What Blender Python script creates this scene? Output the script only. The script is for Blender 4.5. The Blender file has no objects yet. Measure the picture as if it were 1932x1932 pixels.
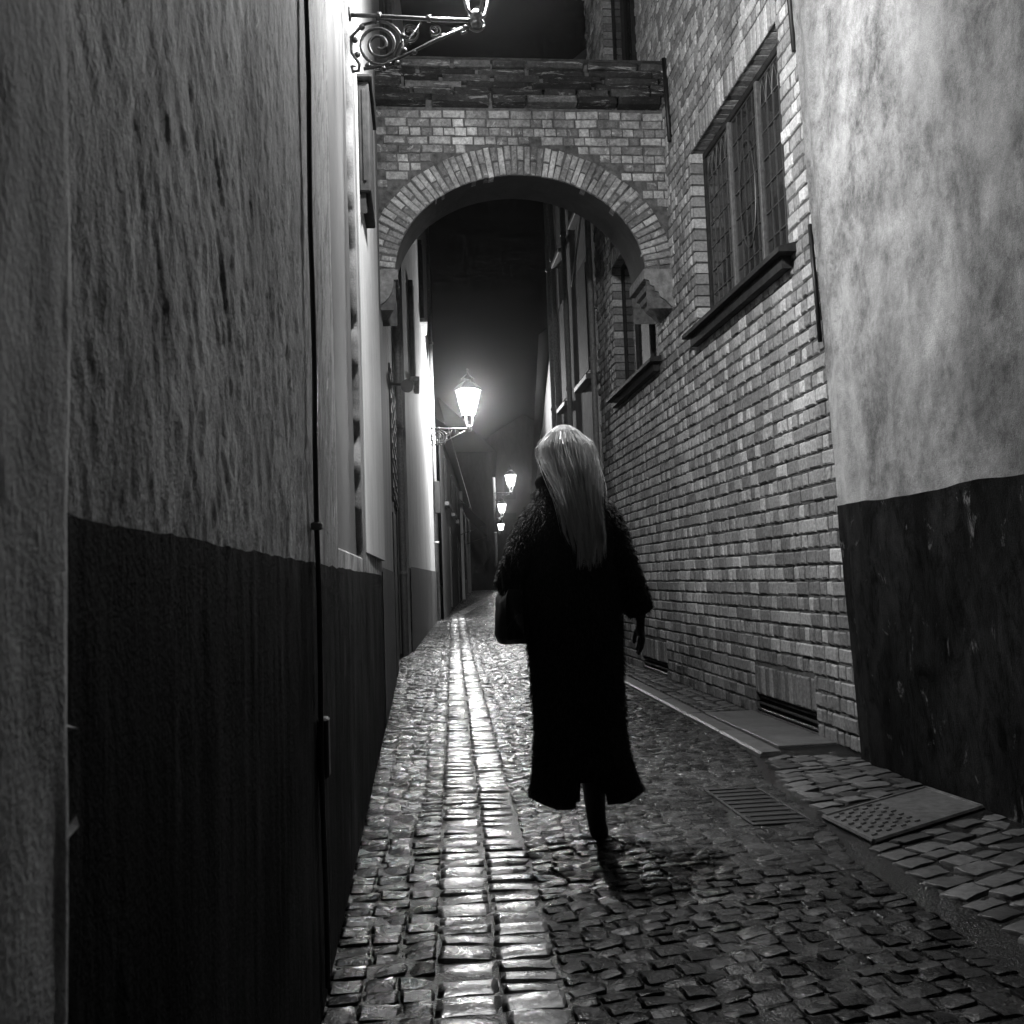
import bpy, math, random
import numpy as np
from math import sin, cos, pi, radians, sqrt, atan2
from mathutils import Matrix, Vector, Euler

rng = random.Random(7)
S = bpy.context.scene
COL = S.collection

# ---------------------------------------------------------------- camera, world, exposure
CAM = Vector((0, 0, 1.08))
YAW, PITCH, ROLL, FPX = radians(-5.74), radians(4.0), radians(-2.0), 1800 / 1932
cam_d = bpy.data.cameras.new('camera')
cam_d.sensor_width = 36
cam_d.lens = 36 * FPX
cam_d.clip_start = 0.05
cam_d.clip_end = 1000
cam = bpy.data.objects.new('camera', cam_d)
CM = Matrix.Rotation(YAW, 4, 'Z') @ Matrix.Rotation(pi / 2 + PITCH, 4, 'X') @ Matrix.Rotation(ROLL, 4, 'Z')
cam.matrix_world = Matrix.Translation(CAM) @ CM
COL.objects.link(cam)
S.camera = cam
cam_d.dof.use_dof = True
cam_d.dof.focus_distance = 6.0
cam_d.dof.aperture_fstop = 14

W = bpy.data.worlds.new('World')
S.world = W
W.use_nodes = True
wn = W.node_tree
bg = wn.nodes['Background']
sky = wn.nodes.new('ShaderNodeTexSky')
sky.sky_type = 'NISHITA'
sky.sun_disc = False
sky.sun_elevation = radians(1.0)
sky.sun_rotation = radians(200)
bw = wn.nodes.new('ShaderNodeRGBToBW')
wn.links.new(sky.outputs[0], bw.inputs[0])
wn.links.new(bw.outputs[0], bg.inputs[0])
bg.inputs[1].default_value = 0.0008
W.cycles.sampling_method = 'NONE'

LAMP_W = 2350.0          # the street lamp over the lane
FAR_W = 9500.0
S.view_settings.view_transform = 'Standard'
S.view_settings.look = 'None'
S.view_settings.exposure = .3
S.view_settings.gamma = 1
S.view_settings.use_curve_mapping = False
cy = S.cycles
cy.use_denoising = True
cy.use_adaptive_sampling = True
cy.adaptive_threshold = .03
cy.adaptive_min_samples = 16
cy.max_bounces = 5
cy.diffuse_bounces = 3
cy.glossy_bounces = 2
cy.volume_bounces = 0
cy.transparent_max_bounces = 12
cy.sample_clamp_indirect = .8
cy.caustics_reflective = False
cy.caustics_refractive = False

# ---------------------------------------------------------------- noise (numpy)
def _hash(ix, iy, seed):
    h = (ix.astype(np.int64) * 374761393 + iy.astype(np.int64) * 668265263 + seed * 1442695041) & 0xFFFFFFFF
    h = ((h ^ (h >> 13)) * 1274126177) & 0xFFFFFFFF
    return ((h ^ (h >> 16)) & 0xFFFF) / 65535.0
def vn(x, y, seed=0):
    x = np.asarray(x, float); y = np.asarray(y, float)
    ix = np.floor(x); iy = np.floor(y)
    fx = x - ix; fy = y - iy
    fx = fx * fx * (3 - 2 * fx); fy = fy * fy * (3 - 2 * fy)
    a = _hash(ix, iy, seed); b = _hash(ix + 1, iy, seed); c = _hash(ix, iy + 1, seed); d = _hash(ix + 1, iy + 1, seed)
    return (a * (1 - fx) + b * fx) * (1 - fy) + (c * (1 - fx) + d * fx) * fy
def fbm(x, y, seed=0, o=4):
    s = 0; a = .5
    for i in range(o):
        s = s + a * vn(x * 2 ** i + 17 * i, y * 2 ** i - 9 * i, seed + i); a *= .5
    return s
def n1(x, seed=0): return float(vn(np.array([x]), np.array([seed * 3.7]), seed)[0])

# ---------------------------------------------------------------- materials (all grey: the photograph is black and white)
class NT:
    def __init__(s, name):
        s.m = bpy.data.materials.new(name); s.m.use_nodes = True
        s.t = s.m.node_tree; s.b = s.t.nodes['Principled BSDF']; s.out = s.t.nodes['Material Output']
        s.pos = None
    def n(s, typ, **k):
        q = s.t.nodes.new(typ)
        for a, v in k.items(): setattr(q, a, v)
        return q
    def l(s, a, b): s.t.links.new(a, b)
    def P(s):
        if s.pos is None: s.pos = s.n('ShaderNodeNewGeometry').outputs['Position']
        return s.pos
    def noise(s, scale, detail=4, rough=.55, vec=(1, 1, 1), dist=0, off=(0, 0, 0)):
        mp = s.n('ShaderNodeMapping'); mp.inputs['Scale'].default_value = vec; mp.inputs['Location'].default_value = off
        s.l(s.P(), mp.inputs['Vector'])
        q = s.n('ShaderNodeTexNoise'); q.inputs['Scale'].default_value = scale; q.inputs['Detail'].default_value = detail
        q.inputs['Roughness'].default_value = rough; q.inputs['Distortion'].default_value = dist
        s.l(mp.outputs[0], q.inputs['Vector'])
        return q.outputs['Fac']
    def ramp(s, f, lo, hi, a, b, clamp=True):
        q = s.n('ShaderNodeMapRange'); q.clamp = clamp; q.inputs[1].default_value = lo; q.inputs[2].default_value = hi
        q.inputs[3].default_value = a; q.inputs[4].default_value = b
        s.l(f, q.inputs[0]); return q.outputs[0]
    def math(s, op, a, b):
        q = s.n('ShaderNodeMath', operation=op)
        for i, v in enumerate((a, b)):
            if isinstance(v, (int, float)): q.inputs[i].default_value = v
            else: s.l(v, q.inputs[i])
        return q.outputs[0]
    def mix(s, f, a, b):
        # scalar mix
        q = s.n('ShaderNodeMix')
        for i, v in ((0, f), (2, a), (3, b)):
            if isinstance(v, (int, float)): q.inputs[i].default_value = v
            else: s.l(v, q.inputs[i])
        return q.outputs[0]
    def base(s, v):
        if isinstance(v, (int, float)): s.b.inputs['Base Color'].default_value = (v, v, v, 1)
        else: s.l(v, s.b.inputs['Base Color'])
    def rough(s, v):
        if isinstance(v, (int, float)): s.b.inputs['Roughness'].default_value = v
        else: s.l(v, s.b.inputs['Roughness'])
    def bump(s, layers):
        prev = None
        for h, dist in layers:
            q = s.n('ShaderNodeBump'); q.inputs['Strength'].default_value = 1; q.inputs['Distance'].default_value = dist
            s.l(h, q.inputs['Height'])
            if prev is not None: s.l(prev, q.inputs['Normal'])
            prev = q.outputs[0]
        s.l(prev, s.b.inputs['Normal'])

def plaster(name, lo, hi, scale=2.2, streak=(1, 1, .35), fine=90, bumps=(.004, .0012), rough=.85, spots=None, detail=6, spec=.35, grain=.25):
    t = NT(name)
    a = t.noise(scale, detail, .6, streak, .6)
    b = t.noise(scale * 6, 4, .6, streak, 0, (3, 1, 2))
    v = t.ramp(t.math('ADD', t.math('MULTIPLY', a, .65), t.math('MULTIPLY', b, .35)), .32, .68, lo, hi)
    v = t.math('MULTIPLY', v, t.ramp(t.noise(fine * 1.6, 2, .7, (1, 1, 1), 0, (1, 8, 2)), .25, .75, 1 - grain, 1 + grain))
    if spots:
        sc, th, val = spots
        f = t.ramp(t.noise(sc, 3, .6, (1, 1, .45), .3, (9, 4, 7)), th, th + .02, 0, 1)
        v = t.mix(f, v, val)
    t.base(v); t.rough(rough); t.b.inputs['Specular IOR Level'].default_value = spec
    t.bump([(t.noise(14, 4, .6, (1, 1, .6)), bumps[0]), (t.noise(fine, 3, .6), bumps[1])])
    return t.m

def mottled(name, lo, hi):
    """old limewash: soft large stains, smaller clustered mould blotches, run-off streaks and fine grain"""
    t = NT(name)
    big = t.noise(.8, 5, .55, (1, 1, .6), .8, (4, 1.3, 2))
    mid = t.noise(6, 10, .8, (1, 1, .75), .3, (1, 7, 3))
    run = t.noise(5, 5, .6, (1, 1, .09), .2, (0, 3, 0))
    v = t.ramp(t.math('ADD', t.math('MULTIPLY', big, .5), t.math('ADD', t.math('MULTIPLY', mid, .38), t.math('MULTIPLY', run, .12))), .40, .60, lo, hi)
    blot = t.ramp(t.noise(13, 10, .82, (1, 1, .85), .2, (6, 2, 9)), .47, .6, 1, .38)
    v = t.math('MULTIPLY', v, t.mix(t.ramp(big, .40, .58, 1, .2), 1.0, blot))
    v = t.math('MULTIPLY', v, t.ramp(t.noise(230, 2, .7), .25, .75, .6, 1.4))
    sx = t.n('ShaderNodeSeparateXYZ'); t.l(t.P(), sx.inputs[0])        # stains plus painted-in lamp falloff: plaster darkens away from the corner
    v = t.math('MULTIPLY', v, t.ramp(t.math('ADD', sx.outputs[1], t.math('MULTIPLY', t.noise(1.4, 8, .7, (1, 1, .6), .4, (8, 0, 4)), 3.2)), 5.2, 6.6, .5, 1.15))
    t.base(v); t.rough(.9); t.b.inputs['Specular IOR Level'].default_value = .25
    t.bump([(t.noise(16, 5, .65), .006), (t.noise(140, 3, .6), .0022)])
    return t.m

def trowelled(name, lo, hi, diag, stretch, patch, spec=.3, bumps=(.006, .003)):
    """hand-trowelled plaster: slanting strokes, paler worn patches, black grime and coarse grit"""
    t = NT(name)
    rot = t.n('ShaderNodeMapping'); rot.inputs['Rotation'].default_value = (diag, 0, 0); t.l(t.P(), rot.inputs['Vector'])
    def nz(scale, detail, rough, vec, off):
        mp = t.n('ShaderNodeMapping'); mp.inputs['Scale'].default_value = vec; mp.inputs['Location'].default_value = off
        t.l(rot.outputs[0], mp.inputs['Vector'])
        q = t.n('ShaderNodeTexNoise'); q.inputs['Scale'].default_value = scale; q.inputs['Detail'].default_value = detail; q.inputs['Roughness'].default_value = rough; q.inputs['Distortion'].default_value = .7
        t.l(mp.outputs[0], q.inputs['Vector']); return q.outputs['Fac']
    st = nz(11, 8, .7, (1, 1, stretch), (0, 0, 0)); st2 = nz(34, 6, .7, (1, 1, stretch * 1.3), (5, 2, 1))
    big = t.noise(1.6, 5, .6, (1, 1, .6), .6, (3, 2, 8))
    v = t.ramp(t.math('ADD', t.math('MULTIPLY', st, .55), t.math('ADD', t.math('MULTIPLY', st2, .25), t.math('MULTIPLY', big, .2))), .36, .64, lo, hi)
    v = t.math('MULTIPLY', v, t.ramp(big, .36, .62, .6, 1.35))
    grime = t.ramp(nz(7, 9, .78, (1, 1, stretch * 1.6), (9, 9, 2)), .40, .50, .35, 1)
    v = t.math('MULTIPLY', v, grime)
    worn = t.ramp(nz(9, 8, .75, (1, 1, stretch * 1.4), (2, 5, 7)), .60, .68, 0, 1)
    v = t.mix(worn, v, patch)
    v = t.math('MULTIPLY', v, t.ramp(t.noise(170, 3, .7), .25, .75, .6, 1.4))
    t.base(v); t.rough(.85); t.b.inputs['Specular IOR Level'].default_value = spec
    t.bump([(st, bumps[0]), (st2, bumps[1]), (t.noise(120, 3, .65), .0025)])
    return t.m

def toned(name, use_attr, lo, hi, rough, bumps, wet=None, spec=.5):
    """stone or brick: 'tone' of each piece comes from the object colour or from a per-piece attribute"""
    t = NT(name)
    if use_attr:
        q = t.n('ShaderNodeAttribute'); q.attribute_name = 'tone'; tone = q.outputs['Fac']
    else:
        q = t.n('ShaderNodeObjectInfo'); sp = t.n('ShaderNodeSeparateColor'); t.l(q.outputs['Color'], sp.inputs[0]); tone = sp.outputs[0]
    v = t.ramp(tone, 0, 1, lo, hi, False)
    g = t.ramp(t.noise(38, 5, .65), .3, .7, .6, 1.4)
    t.base(t.math('MULTIPLY', v, g))
    if wet:
        t.rough(t.ramp(t.noise(wet[0], 4, .6, (1, 1, 1), .4, (5, 5, 5)), .35, .65, wet[1], wet[2]))
    else: t.rough(rough)
    t.b.inputs['Specular IOR Level'].default_value = spec
    t.bump([(t.noise(s, 3, .6), d) for s, d in bumps])
    return t.m

def weathered(name, lo, hi, smear, th, vec, bumps):
    """per-object toned brick with lime smears that run across several bricks"""
    t = NT(name)
    q = t.n('ShaderNodeObjectInfo'); sp = t.n('ShaderNodeSeparateColor'); t.l(q.outputs['Color'], sp.inputs[0])
    v = t.math('MULTIPLY', t.ramp(sp.outputs[0], 0, 1, lo, hi), t.ramp(t.noise(30, 6, .7), .3, .7, .45, 1.55))
    v = t.math('MULTIPLY', v, t.ramp(t.noise(3.5, 5, .6, (1, 1, 1), .5), .35, .65, .6, 1.25))
    f = t.ramp(t.noise(10, 8, .72, vec, .6, (2, 6, 3)), th, th + .09, 0, .8)
    t.base(t.mix(f, v, smear)); t.rough(.85); t.b.inputs['Specular IOR Level'].default_value = .25
    t.bump([(t.noise(s_, 4, .65), d) for s_, d in bumps])
    return t.m

def simple(name, v, rough=.6, metal=0, var=.3, scale=25, bump=.0006, spec=.5):
    t = NT(name)
    t.base(t.ramp(t.noise(scale, 4, .6), .3, .7, v * (1 - var), v * (1 + var)))
    t.rough(rough); t.b.inputs['Metallic'].default_value = metal; t.b.inputs['Specular IOR Level'].default_value = spec
    if bump: t.bump([(t.noise(scale * 3, 3, .6), bump)])
    return t.m

def emis(name, strength, clear=0.0):
    t = NT(name)
    e = t.n('ShaderNodeEmission'); e.inputs[1].default_value = strength
    if clear:
        tr = t.n('ShaderNodeBsdfTransparent'); mx = t.n('ShaderNodeMixShader'); mx.inputs[0].default_value = clear
        t.l(e.outputs[0], mx.inputs[1]); t.l(tr.outputs[0], mx.inputs[2]); t.l(mx.outputs[0], t.out.inputs[0])
    else: t.l(e.outputs[0], t.out.inputs[0])
    t.m.cycles.emission_sampling = 'NONE'
    return t.m

M = {}
M['brick_a'] = toned('brick_attr', True, .15, .62, .8, [(45, .005), (150, .002)])
M['brick_o'] = toned('brick_obj', False, .15, .62, .8, [(45, .005), (150, .002)])
M['coping_o'] = weathered('coping_brick', .012, .34, .42, .56, (.4, 1, 2.6), [(26, .012), (100, .004)])
M['arch_o'] = weathered('arch_brick', .08, .6, .62, .55, (1, 1, 1), [(30, .008), (130, .003)])
WET = [(34, .0035), (130, .0028)]
M['sett_a'] = toned('sett_attr', True, .007, .042, .3, WET, (16, .13, .42), .24)
M['sett_o'] = toned('sett_obj', False, .007, .042, .3, WET, (16, .13, .42), .24)
SM = [(12, .004), (42, .0025), (150, .0008)]
M['strip_a'] = toned('strip_attr', True, .06, .22, .3, SM, (10, .17, .38), .9)
M['strip_o'] = toned('strip_obj', False, .06, .22, .3, SM, (10, .17, .38), .9)
PV = [(30, .002), (130, .0006)]
M['pave_a'] = toned('pave_attr', True, .025, .10, .5, PV, (8, .38, .6))
M['pave_o'] = toned('pave_obj', False, .025, .10, .5, PV, (8, .38, .6))
M['mortar'] = simple('mortar', .085, .9, 0, .5, 30, .002)
M['arch_mortar'] = simple('arch_mortar', .1, .9, 0, .6, 18, .003)
M['bed'] = simple('joint_bed', .007, .28, 0, .5, 40, .008, .35)
M['rough_plaster'] = trowelled('rough_plaster', .09, .40, .35, .28, .62)
M['edge_plaster'] = plaster('edge_plaster', .09, .2, 6, (1, 1, .3), 120, (.006, .003), .85, grain=.4)
M['smooth_plaster'] = plaster('smooth_plaster', .055, .09, 2.0, (1, 1, .5), 150, (.001, .0004), .8)
M['tar'] = trowelled('tar_paint', .006, .028, .06, .12, .05, .015, (.003, .0015))
M['near_plaster'] = plaster('near_plaster', .13, .42, 5, (1, 1, .4), 160, (.004, .0012), .85, detail=8)
M['white_plaster'] = plaster('white_plaster', .34, .52, 2.5, (1, 1, .3), 130, (.002, .001), .8, (26, .68, .25))
M['grey_plaster'] = plaster('grey_plaster', .2, .36, 2.5, (1, 1, .3), 120, (.003, .001), .85)
M['pale_plaster'] = plaster('pale_plaster', .26, .42, 2.5, (1, 1, .3), 60, (.012, .004), .85)
M['dim_plaster'] = plaster('dim_plaster', .07, .16, 2.5, (1, 1, .3), 80, (.006, .002), .85)
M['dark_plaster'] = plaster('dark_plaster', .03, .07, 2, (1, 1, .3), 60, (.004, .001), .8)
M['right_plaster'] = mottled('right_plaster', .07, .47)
M['right_tar'] = trowelled('right_tar', .003, .02, .1, .35, .14, .02, (.004, .002))
M['grey_tar'] = plaster('grey_tar', .03, .07, 3, (1, 1, .3), 130, (.004, .002), .7)
M['wood'] = simple('dark_wood', .03, .75, 0, .4, 20, .001, .15)
M['wood_grey'] = simple('weathered_wood', .13, .6, 0, .4, 30)
M['lead'] = simple('lead_came', .1, .45, .3, .3, 60)
M['iron'] = simple('wrought_iron', .05, .42, .4, .4, 60, .002)
M['pipe'] = simple('painted_pipe', .3, .5, 0, .3, 30)
M['steel'] = simple('worn_steel', .15, .42, .6, .4, 30, .0008)
M['black'] = simple('black_void', .006, .8, 0, .2, 20)
M['cable'] = simple('black_cable', .012, .5, 0, .3, 40)
M['stone'] = simple('pale_stone', .22, .75, 0, .5, 14, .004)
M['concrete'] = plaster('wet_concrete', .01, .045, 5, (1, 1, 1), 130, (.006, .003), .34, grain=.5)
M['slab'] = plaster('pavement_slab', .04, .11, 7, (1, 1, 1), 140, (.004, .002), .5, grain=.4)
M['roof'] = simple('dark_roof', .025, .6, 0, .4, 10)
M['cloth'] = simple('awning_cloth', .3, .9, 0, .2, 12)
g = NT('window_glass'); g.base(.03); g.rough(.12); g.b.inputs['Specular IOR Level'].default_value = .6
g.bump([(g.noise(9, 3, .5), .004)]); M['glass'] = g.m
M['pane_lit'] = emis('lit_lantern_glass', 7, .5)
M['bulb'] = emis('lamp_mantle', 12)
M['shoplight'] = emis('lit_window', 6)
M['coat'] = simple('black_fur_coat', .008, .9, 0, .4, 60, .003, .2)
M['fur'] = simple('black_fur', .022, .7, 0, .4, 60, 0, .3)
M['skin'] = simple('skin', .35, .5, 0, .08, 20, .0003)
M['leather'] = simple('black_leather', .012, .38, 0, .4, 60, .0008)
M['boot'] = simple('black_boot', .008, .6, 0, .3, 60, .0006)
h = NT('blonde_hair'); q_ = h.n('ShaderNodeAttribute'); q_.attribute_name = 'tone'
h.base(h.math('MULTIPLY', h.ramp(h.noise(70, 3, .6, (1, 1, .04)), .3, .7, .7, 1.2), h.ramp(q_.outputs['Fac'], 0, 1, .45, 1.0))); h.rough(.34)
h.b.inputs['Specular IOR Level'].default_value = .6
tl = h.n('ShaderNodeBsdfTranslucent'); tl.inputs[0].default_value = (.8, .8, .8, 1); ms = h.n('ShaderNodeMixShader'); ms.inputs[0].default_value = .6
h.l(h.b.outputs[0], ms.inputs[1]); h.l(tl.outputs[0], ms.inputs[2]); h.l(ms.outputs[0], h.out.inputs[0]); M['hair'] = h.m

# ---------------------------------------------------------------- mesh helpers
def obj(name, verts, faces, mat, parent=None, smooth=False):
    me = bpy.data.meshes.new(name)
    me.from_pydata([tuple(v) for v in verts], [], [tuple(f) for f in faces])
    me.materials.append(mat)
    if smooth: me.polygons.foreach_set('use_smooth', [True] * len(me.polygons))
    me.update()
    o = bpy.data.objects.new(name, me); COL.objects.link(o)
    if parent is not None: adopt(o, parent)
    return o
def root_loc(o):
    L = Vector(o.location)
    return L
def world_of(o):
    m = Matrix.LocRotScale(o.location, o.rotation_euler, o.scale)
    return (world_of(o.parent) @ o.matrix_parent_inverse @ m) if o.parent else m
def adopt(o, parent):
    o.parent = parent
    o.matrix_parent_inverse = world_of(parent).inverted()
def tag(o, label, cat, group=None, kind=None):
    if label: o['label'] = label
    if cat: o['category'] = cat
    if group: o['group'] = group
    if kind: o['kind'] = kind
    return o
def empty(name, loc, label=None, cat=None, group=None, kind=None):
    o = bpy.data.objects.new(name, None); o.location = loc; o.empty_display_size = .2
    COL.objects.link(o)
    return tag(o, label, cat, group, kind)
def structure(o): o['kind'] = 'structure'; return o

class MB:
    def __init__(s): s.v = []; s.f = []
    def add(s, vs, fs):
        k = len(s.v); s.v += [tuple(v) for v in vs]; s.f += [tuple(i + k for i in f) for f in fs]; return s
    def box(s, x0, x1, y0, y1, z0, z1, ch=0.0):
        if x0 > x1: x0, x1 = x1, x0
        if y0 > y1: y0, y1 = y1, y0
        if ch <= 0:
            v = [(x, y, z) for z in (z0, z1) for y in (y0, y1) for x in (x0, x1)]
            return s.add(v, [(0, 2, 3, 1), (4, 5, 7, 6), (0, 1, 5, 4), (2, 6, 7, 3), (0, 4, 6, 2), (1, 3, 7, 5)])
        c = min(ch, (x1 - x0) / 3, (y1 - y0) / 3, (z1 - z0) / 3)
        v = []; idx = {}
        for i, x in enumerate((x0, x1)):
            for j, y in enumerate((y0, y1)):
                for k, z in enumerate((z0, z1)):
                    sx, sy, sz = (1, -1)[i] * c, (1, -1)[j] * c, (1, -1)[k] * c
                    idx[i, j, k] = len(v)
                    v += [(x, y + sy, z + sz), (x + sx, y, z + sz), (x + sx, y + sy, z)]
        f = []
        for a in range(3):
            for e in (0, 1):
                cs = []
                for p, q in ((0, 0), (1, 0), (1, 1), (0, 1)):
                    t = [0, 0, 0]; o = [b for b in range(3) if b != a]; t[a] = e; t[o[0]] = p; t[o[1]] = q
                    cs.append(idx[tuple(t)] + a)
                if (e == 1) == (a == 1): cs = cs[::-1]
                f.append(tuple(cs))
        for a in range(3):
            o = [b for b in range(3) if b != a]
            for p in (0, 1):
                for q in (0, 1):
                    t0 = [0, 0, 0]; t0[o[0]] = p; t0[o[1]] = q; t1 = list(t0); t1[a] = 1
                    i0 = idx[tuple(t0)]; i1 = idx[tuple(t1)]
                    f.append((i0 + o[0], i0 + o[1], i1 + o[1], i1 + o[0]))
        for i in (0, 1):
            for j in (0, 1):
                for k in (0, 1):
                    q = idx[i, j, k]; f.append((q, q + 1, q + 2))
        return s.add(v, f)
    def tube(s, pts, r, n=8, cap=True):
        pts = [Vector(p) for p in pts]; m = len(pts)
        rs = r if isinstance(r, (list, tuple)) else [r] * m
        vs = []; fs = []; up = None
        for i, p in enumerate(pts):
            t = (pts[min(i + 1, m - 1)] - pts[max(i - 1, 0)]).normalized()
            if up is None:
                up = Vector((0, 0, 1)) if abs(t.z) < .9 else Vector((1, 0, 0))
            a = t.cross(up)
            if a.length < 1e-5: a = t.cross(Vector((0, 1, 0)))
            a.normalize(); b = a.cross(t).normalized(); up = b
            for k in range(n):
                q = 2 * pi * k / n
                vs.append(p + (a * cos(q) + b * sin(q)) * rs[i])
        for i in range(m - 1):
            for k in range(n):
                fs.append((i * n + k, (i + 1) * n + k, (i + 1) * n + (k + 1) % n, i * n + (k + 1) % n))
        if cap:
            fs.append(tuple(range(n))); fs.append(tuple((m - 1) * n + k for k in range(n))[::-1])
        return s.add(vs, fs)
    def lathe(s, prof, c=(0, 0, 0), n=16, phase=0):
        vs = []; fs = []
        for r, z in prof:
            for k in range(n):
                q = 2 * pi * k / n + phase
                vs.append((c[0] + r * cos(q), c[1] + r * sin(q), c[2] + z))
        for i in range(len(prof) - 1):
            for k in range(n):
                fs.append((i * n + k, i * n + (k + 1) % n, (i + 1) * n + (k + 1) % n, (i + 1) * n + k))
        fs.append(tuple(range(n))[::-1]); fs.append(tuple((len(prof) - 1) * n + k for k in range(n)))
        return s.add(vs, fs)
    def ball(s, c, r, n=10, sq=(1, 1, 1)):
        prof = [(max(1e-4, r * sin(pi * i / 6)), -r * cos(pi * i / 6)) for i in range(7)]
        k = len(s.v); s.lathe(prof, (0, 0, 0), n)
        s.v[k:] = [(c[0] + x * sq[0], c[1] + y * sq[1], c[2] + z * sq[2]) for x, y, z in s.v[k:]]
        return s
    def prism(s, poly, axis, a0, a1):
        """poly: 2-D points; extruded along an axis (0,1,2) from a0 to a1"""
        n = len(poly); vs = []
        for a in (a0, a1):
            for p, q in poly:
                vs.append([(a, p, q), (p, a, q), (p, q, a)][axis])
        fs = [(i, (i + 1) % n, n + (i + 1) % n, n + i) for i in range(n)]
        fs += [tuple(range(n))[::-1], tuple(range(n, 2 * n))]
        return s.add(vs, fs)
    def build(s, name, mat, parent=None, smooth=False): return obj(name, s.v, s.f, mat, parent, smooth)

def grid_wall(name, mat, parent, us, zs, place, smooth=True):
    """a sheet: place(u,z) arrays -> x,y,z arrays"""
    U, Z = np.meshgrid(np.asarray(us, float), np.asarray(zs, float))
    X, Y, ZZ = place(U, Z)
    v = np.stack([X.ravel(), Y.ravel(), ZZ.ravel()], 1)
    nu, nz = len(us), len(zs)
    i = np.arange((nz - 1) * nu).reshape(nz - 1, nu)[:, :-1].ravel()
    f = np.stack([i, i + 1, i + 1 + nu, i + nu], 1)
    return obj(name, v.tolist(), f.tolist(), mat, parent, smooth)

def cam_px(p):
    q = CM.to_3x3().transposed() @ (Vector(p) - CAM)
    if q.z > -.05: return None
    return .5 + FPX * q.x / -q.z, .5 - FPX * q.y / -q.z, -q.z

# ---------------------------------------------------------------- pieces: bricks and setts
def brick_mesh(name, w, h, d, mat, seed, ch=.007):
    """front face looks along -y, origin at the middle of the front face"""
    r = random.Random(seed)
    j = lambda a: r.uniform(-a, a)
    a, b = w / 2, h / 2
    sq = [(-a, -b), (a, -b), (a, b), (-a, b)]
    v = []
    for x, z in sq: v.append((x + j(.002), d, z + j(.001)))
    for x, z in sq: v.append((x + j(.003), ch * .9 + j(.002), z + j(.002)))
    for x, z in sq: v.append((x - math.copysign(ch, x) + j(.003), j(.0025), z - math.copysign(ch, z) + j(.0025)))
    f = []
    for i in range(4):
        k = (i + 1) % 4
        f += [(i, k, 4 + k, 4 + i), (4 + i, 4 + k, 8 + k, 8 + i)]
    f.append((8, 9, 10, 11))
    me = bpy.data.meshes.new(name); me.from_pydata(v, [], f); me.materials.append(mat); me.update()
    return me, np.array(v), f

def sett_mesh(name, mat, seed, dome=.018, n=5):
    """unit footprint 1 x 1, top near z=0; flat worn top, rounded only towards the edges"""
    r = random.Random(seed); v = []; f = []
    co = [-.5, -.40, 0, .40, .5] if n == 5 else [-.5, -.38, .38, .5]
    tx, ty = r.uniform(-.006, .006), r.uniform(-.006, .006)
    for j in range(n):
        for i in range(n):
            x = co[i]; y = co[j]
            ei = i in (0, n - 1); ej = j in (0, n - 1)
            z = -dome * (.55 if ei != ej else 1.0) if (ei or ej) else (0 if (i == 2 and j == 2 and n == 5) else -.002 - (.002 if i != 2 and j != 2 else 0))
            sq = .90 if (ei and ej) else 1
            z += x * tx * 2 + y * ty * 2
            v.append((x * sq + r.uniform(-.03, .03), y * sq + r.uniform(-.03, .03), z + r.uniform(-.002, .002)))
    for j in range(n - 1):
        for i in range(n - 1):
            q = j * n + i; f.append((q, q + 1, q + n + 1, q + n))
    ring = [i for i in range(n)] + [j * n + n - 1 for j in range(1, n)] + [(n - 1) * n + i for i in range(n - 2, -1, -1)] + [j * n for j in range(n - 2, 0, -1)]
    k = len(v)
    for q in ring: x, y, z = v[q]; v.append((x * 1.01, y * 1.01, z - .045))
    m = len(ring)
    for i in range(m): f.append((ring[i], k + i, k + (i + 1) % m, ring[(i + 1) % m]))
    me = bpy.data.meshes.new(name); me.from_pydata(v, [], f); me.materials.append(mat)
    me.polygons.foreach_set('use_smooth', [True] * len(f)); me.update()
    return me, np.array(v), f

def lay(pieces, name, many_name, parent, mat_attr, most=300, sort=True, smooth=False):
    """pieces: list of (mesh tuple, 4x4 matrix, tone). The ones that show largest become objects, the rest one joined part."""
    sc = []
    for i, (mt, mx, tone) in enumerate(pieces):
        p = mx.translation; q = cam_px(p)
        if q is None or not (-.02 < q[0] < 1.02 and -.02 < q[1] < 1.02): sc.append(-1.0); continue
        nrm = (mx.to_3x3() @ Vector((0, 0, 1) if smooth else (0, -1, 0))).normalized()
        dv = CAM - p
        s = mx.to_scale()
        sc.append(max(0, nrm.dot(dv.normalized())) * abs(s.x * (s.y if smooth else s.z)) / dv.length_squared)
    order = sorted(range(len(pieces)), key=lambda i: -sc[i])
    single = set(i for i in order[:most] if sc[i] > 0) if sort else set(order[:most])
    for i in single:
        (me, _, _), mx, tone = pieces[i]
        o = bpy.data.objects.new(name, me); COL.objects.link(o)
        o.matrix_world = mx; o.location, o.rotation_euler, o.scale = mx.to_translation(), mx.to_euler(), mx.to_scale()
        o.color = (tone, tone, tone, 1)
        adopt(o, parent)
    rest = [i for i in range(len(pieces)) if i not in single]
    if rest:
        V = []; Fs = []; T = []; k = 0
        for i in rest:
            (_, va, fa), mx, tone = pieces[i]
            a = np.array(mx)
            V.append(va @ a[:3, :3].T + a[:3, 3]); Fs += [tuple(x + k for x in f) for f in fa]
            T += [tone] * len(va); k += len(va)
        V = np.concatenate(V)
        o = obj(many_name, V.tolist(), Fs, mat_attr, parent, smooth)
        at = o.data.attributes.new('tone', 'FLOAT', 'POINT'); at.data.foreach_set('value', np.array(T, dtype=np.float32))
        o['kind'] = 'stuff'

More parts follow.
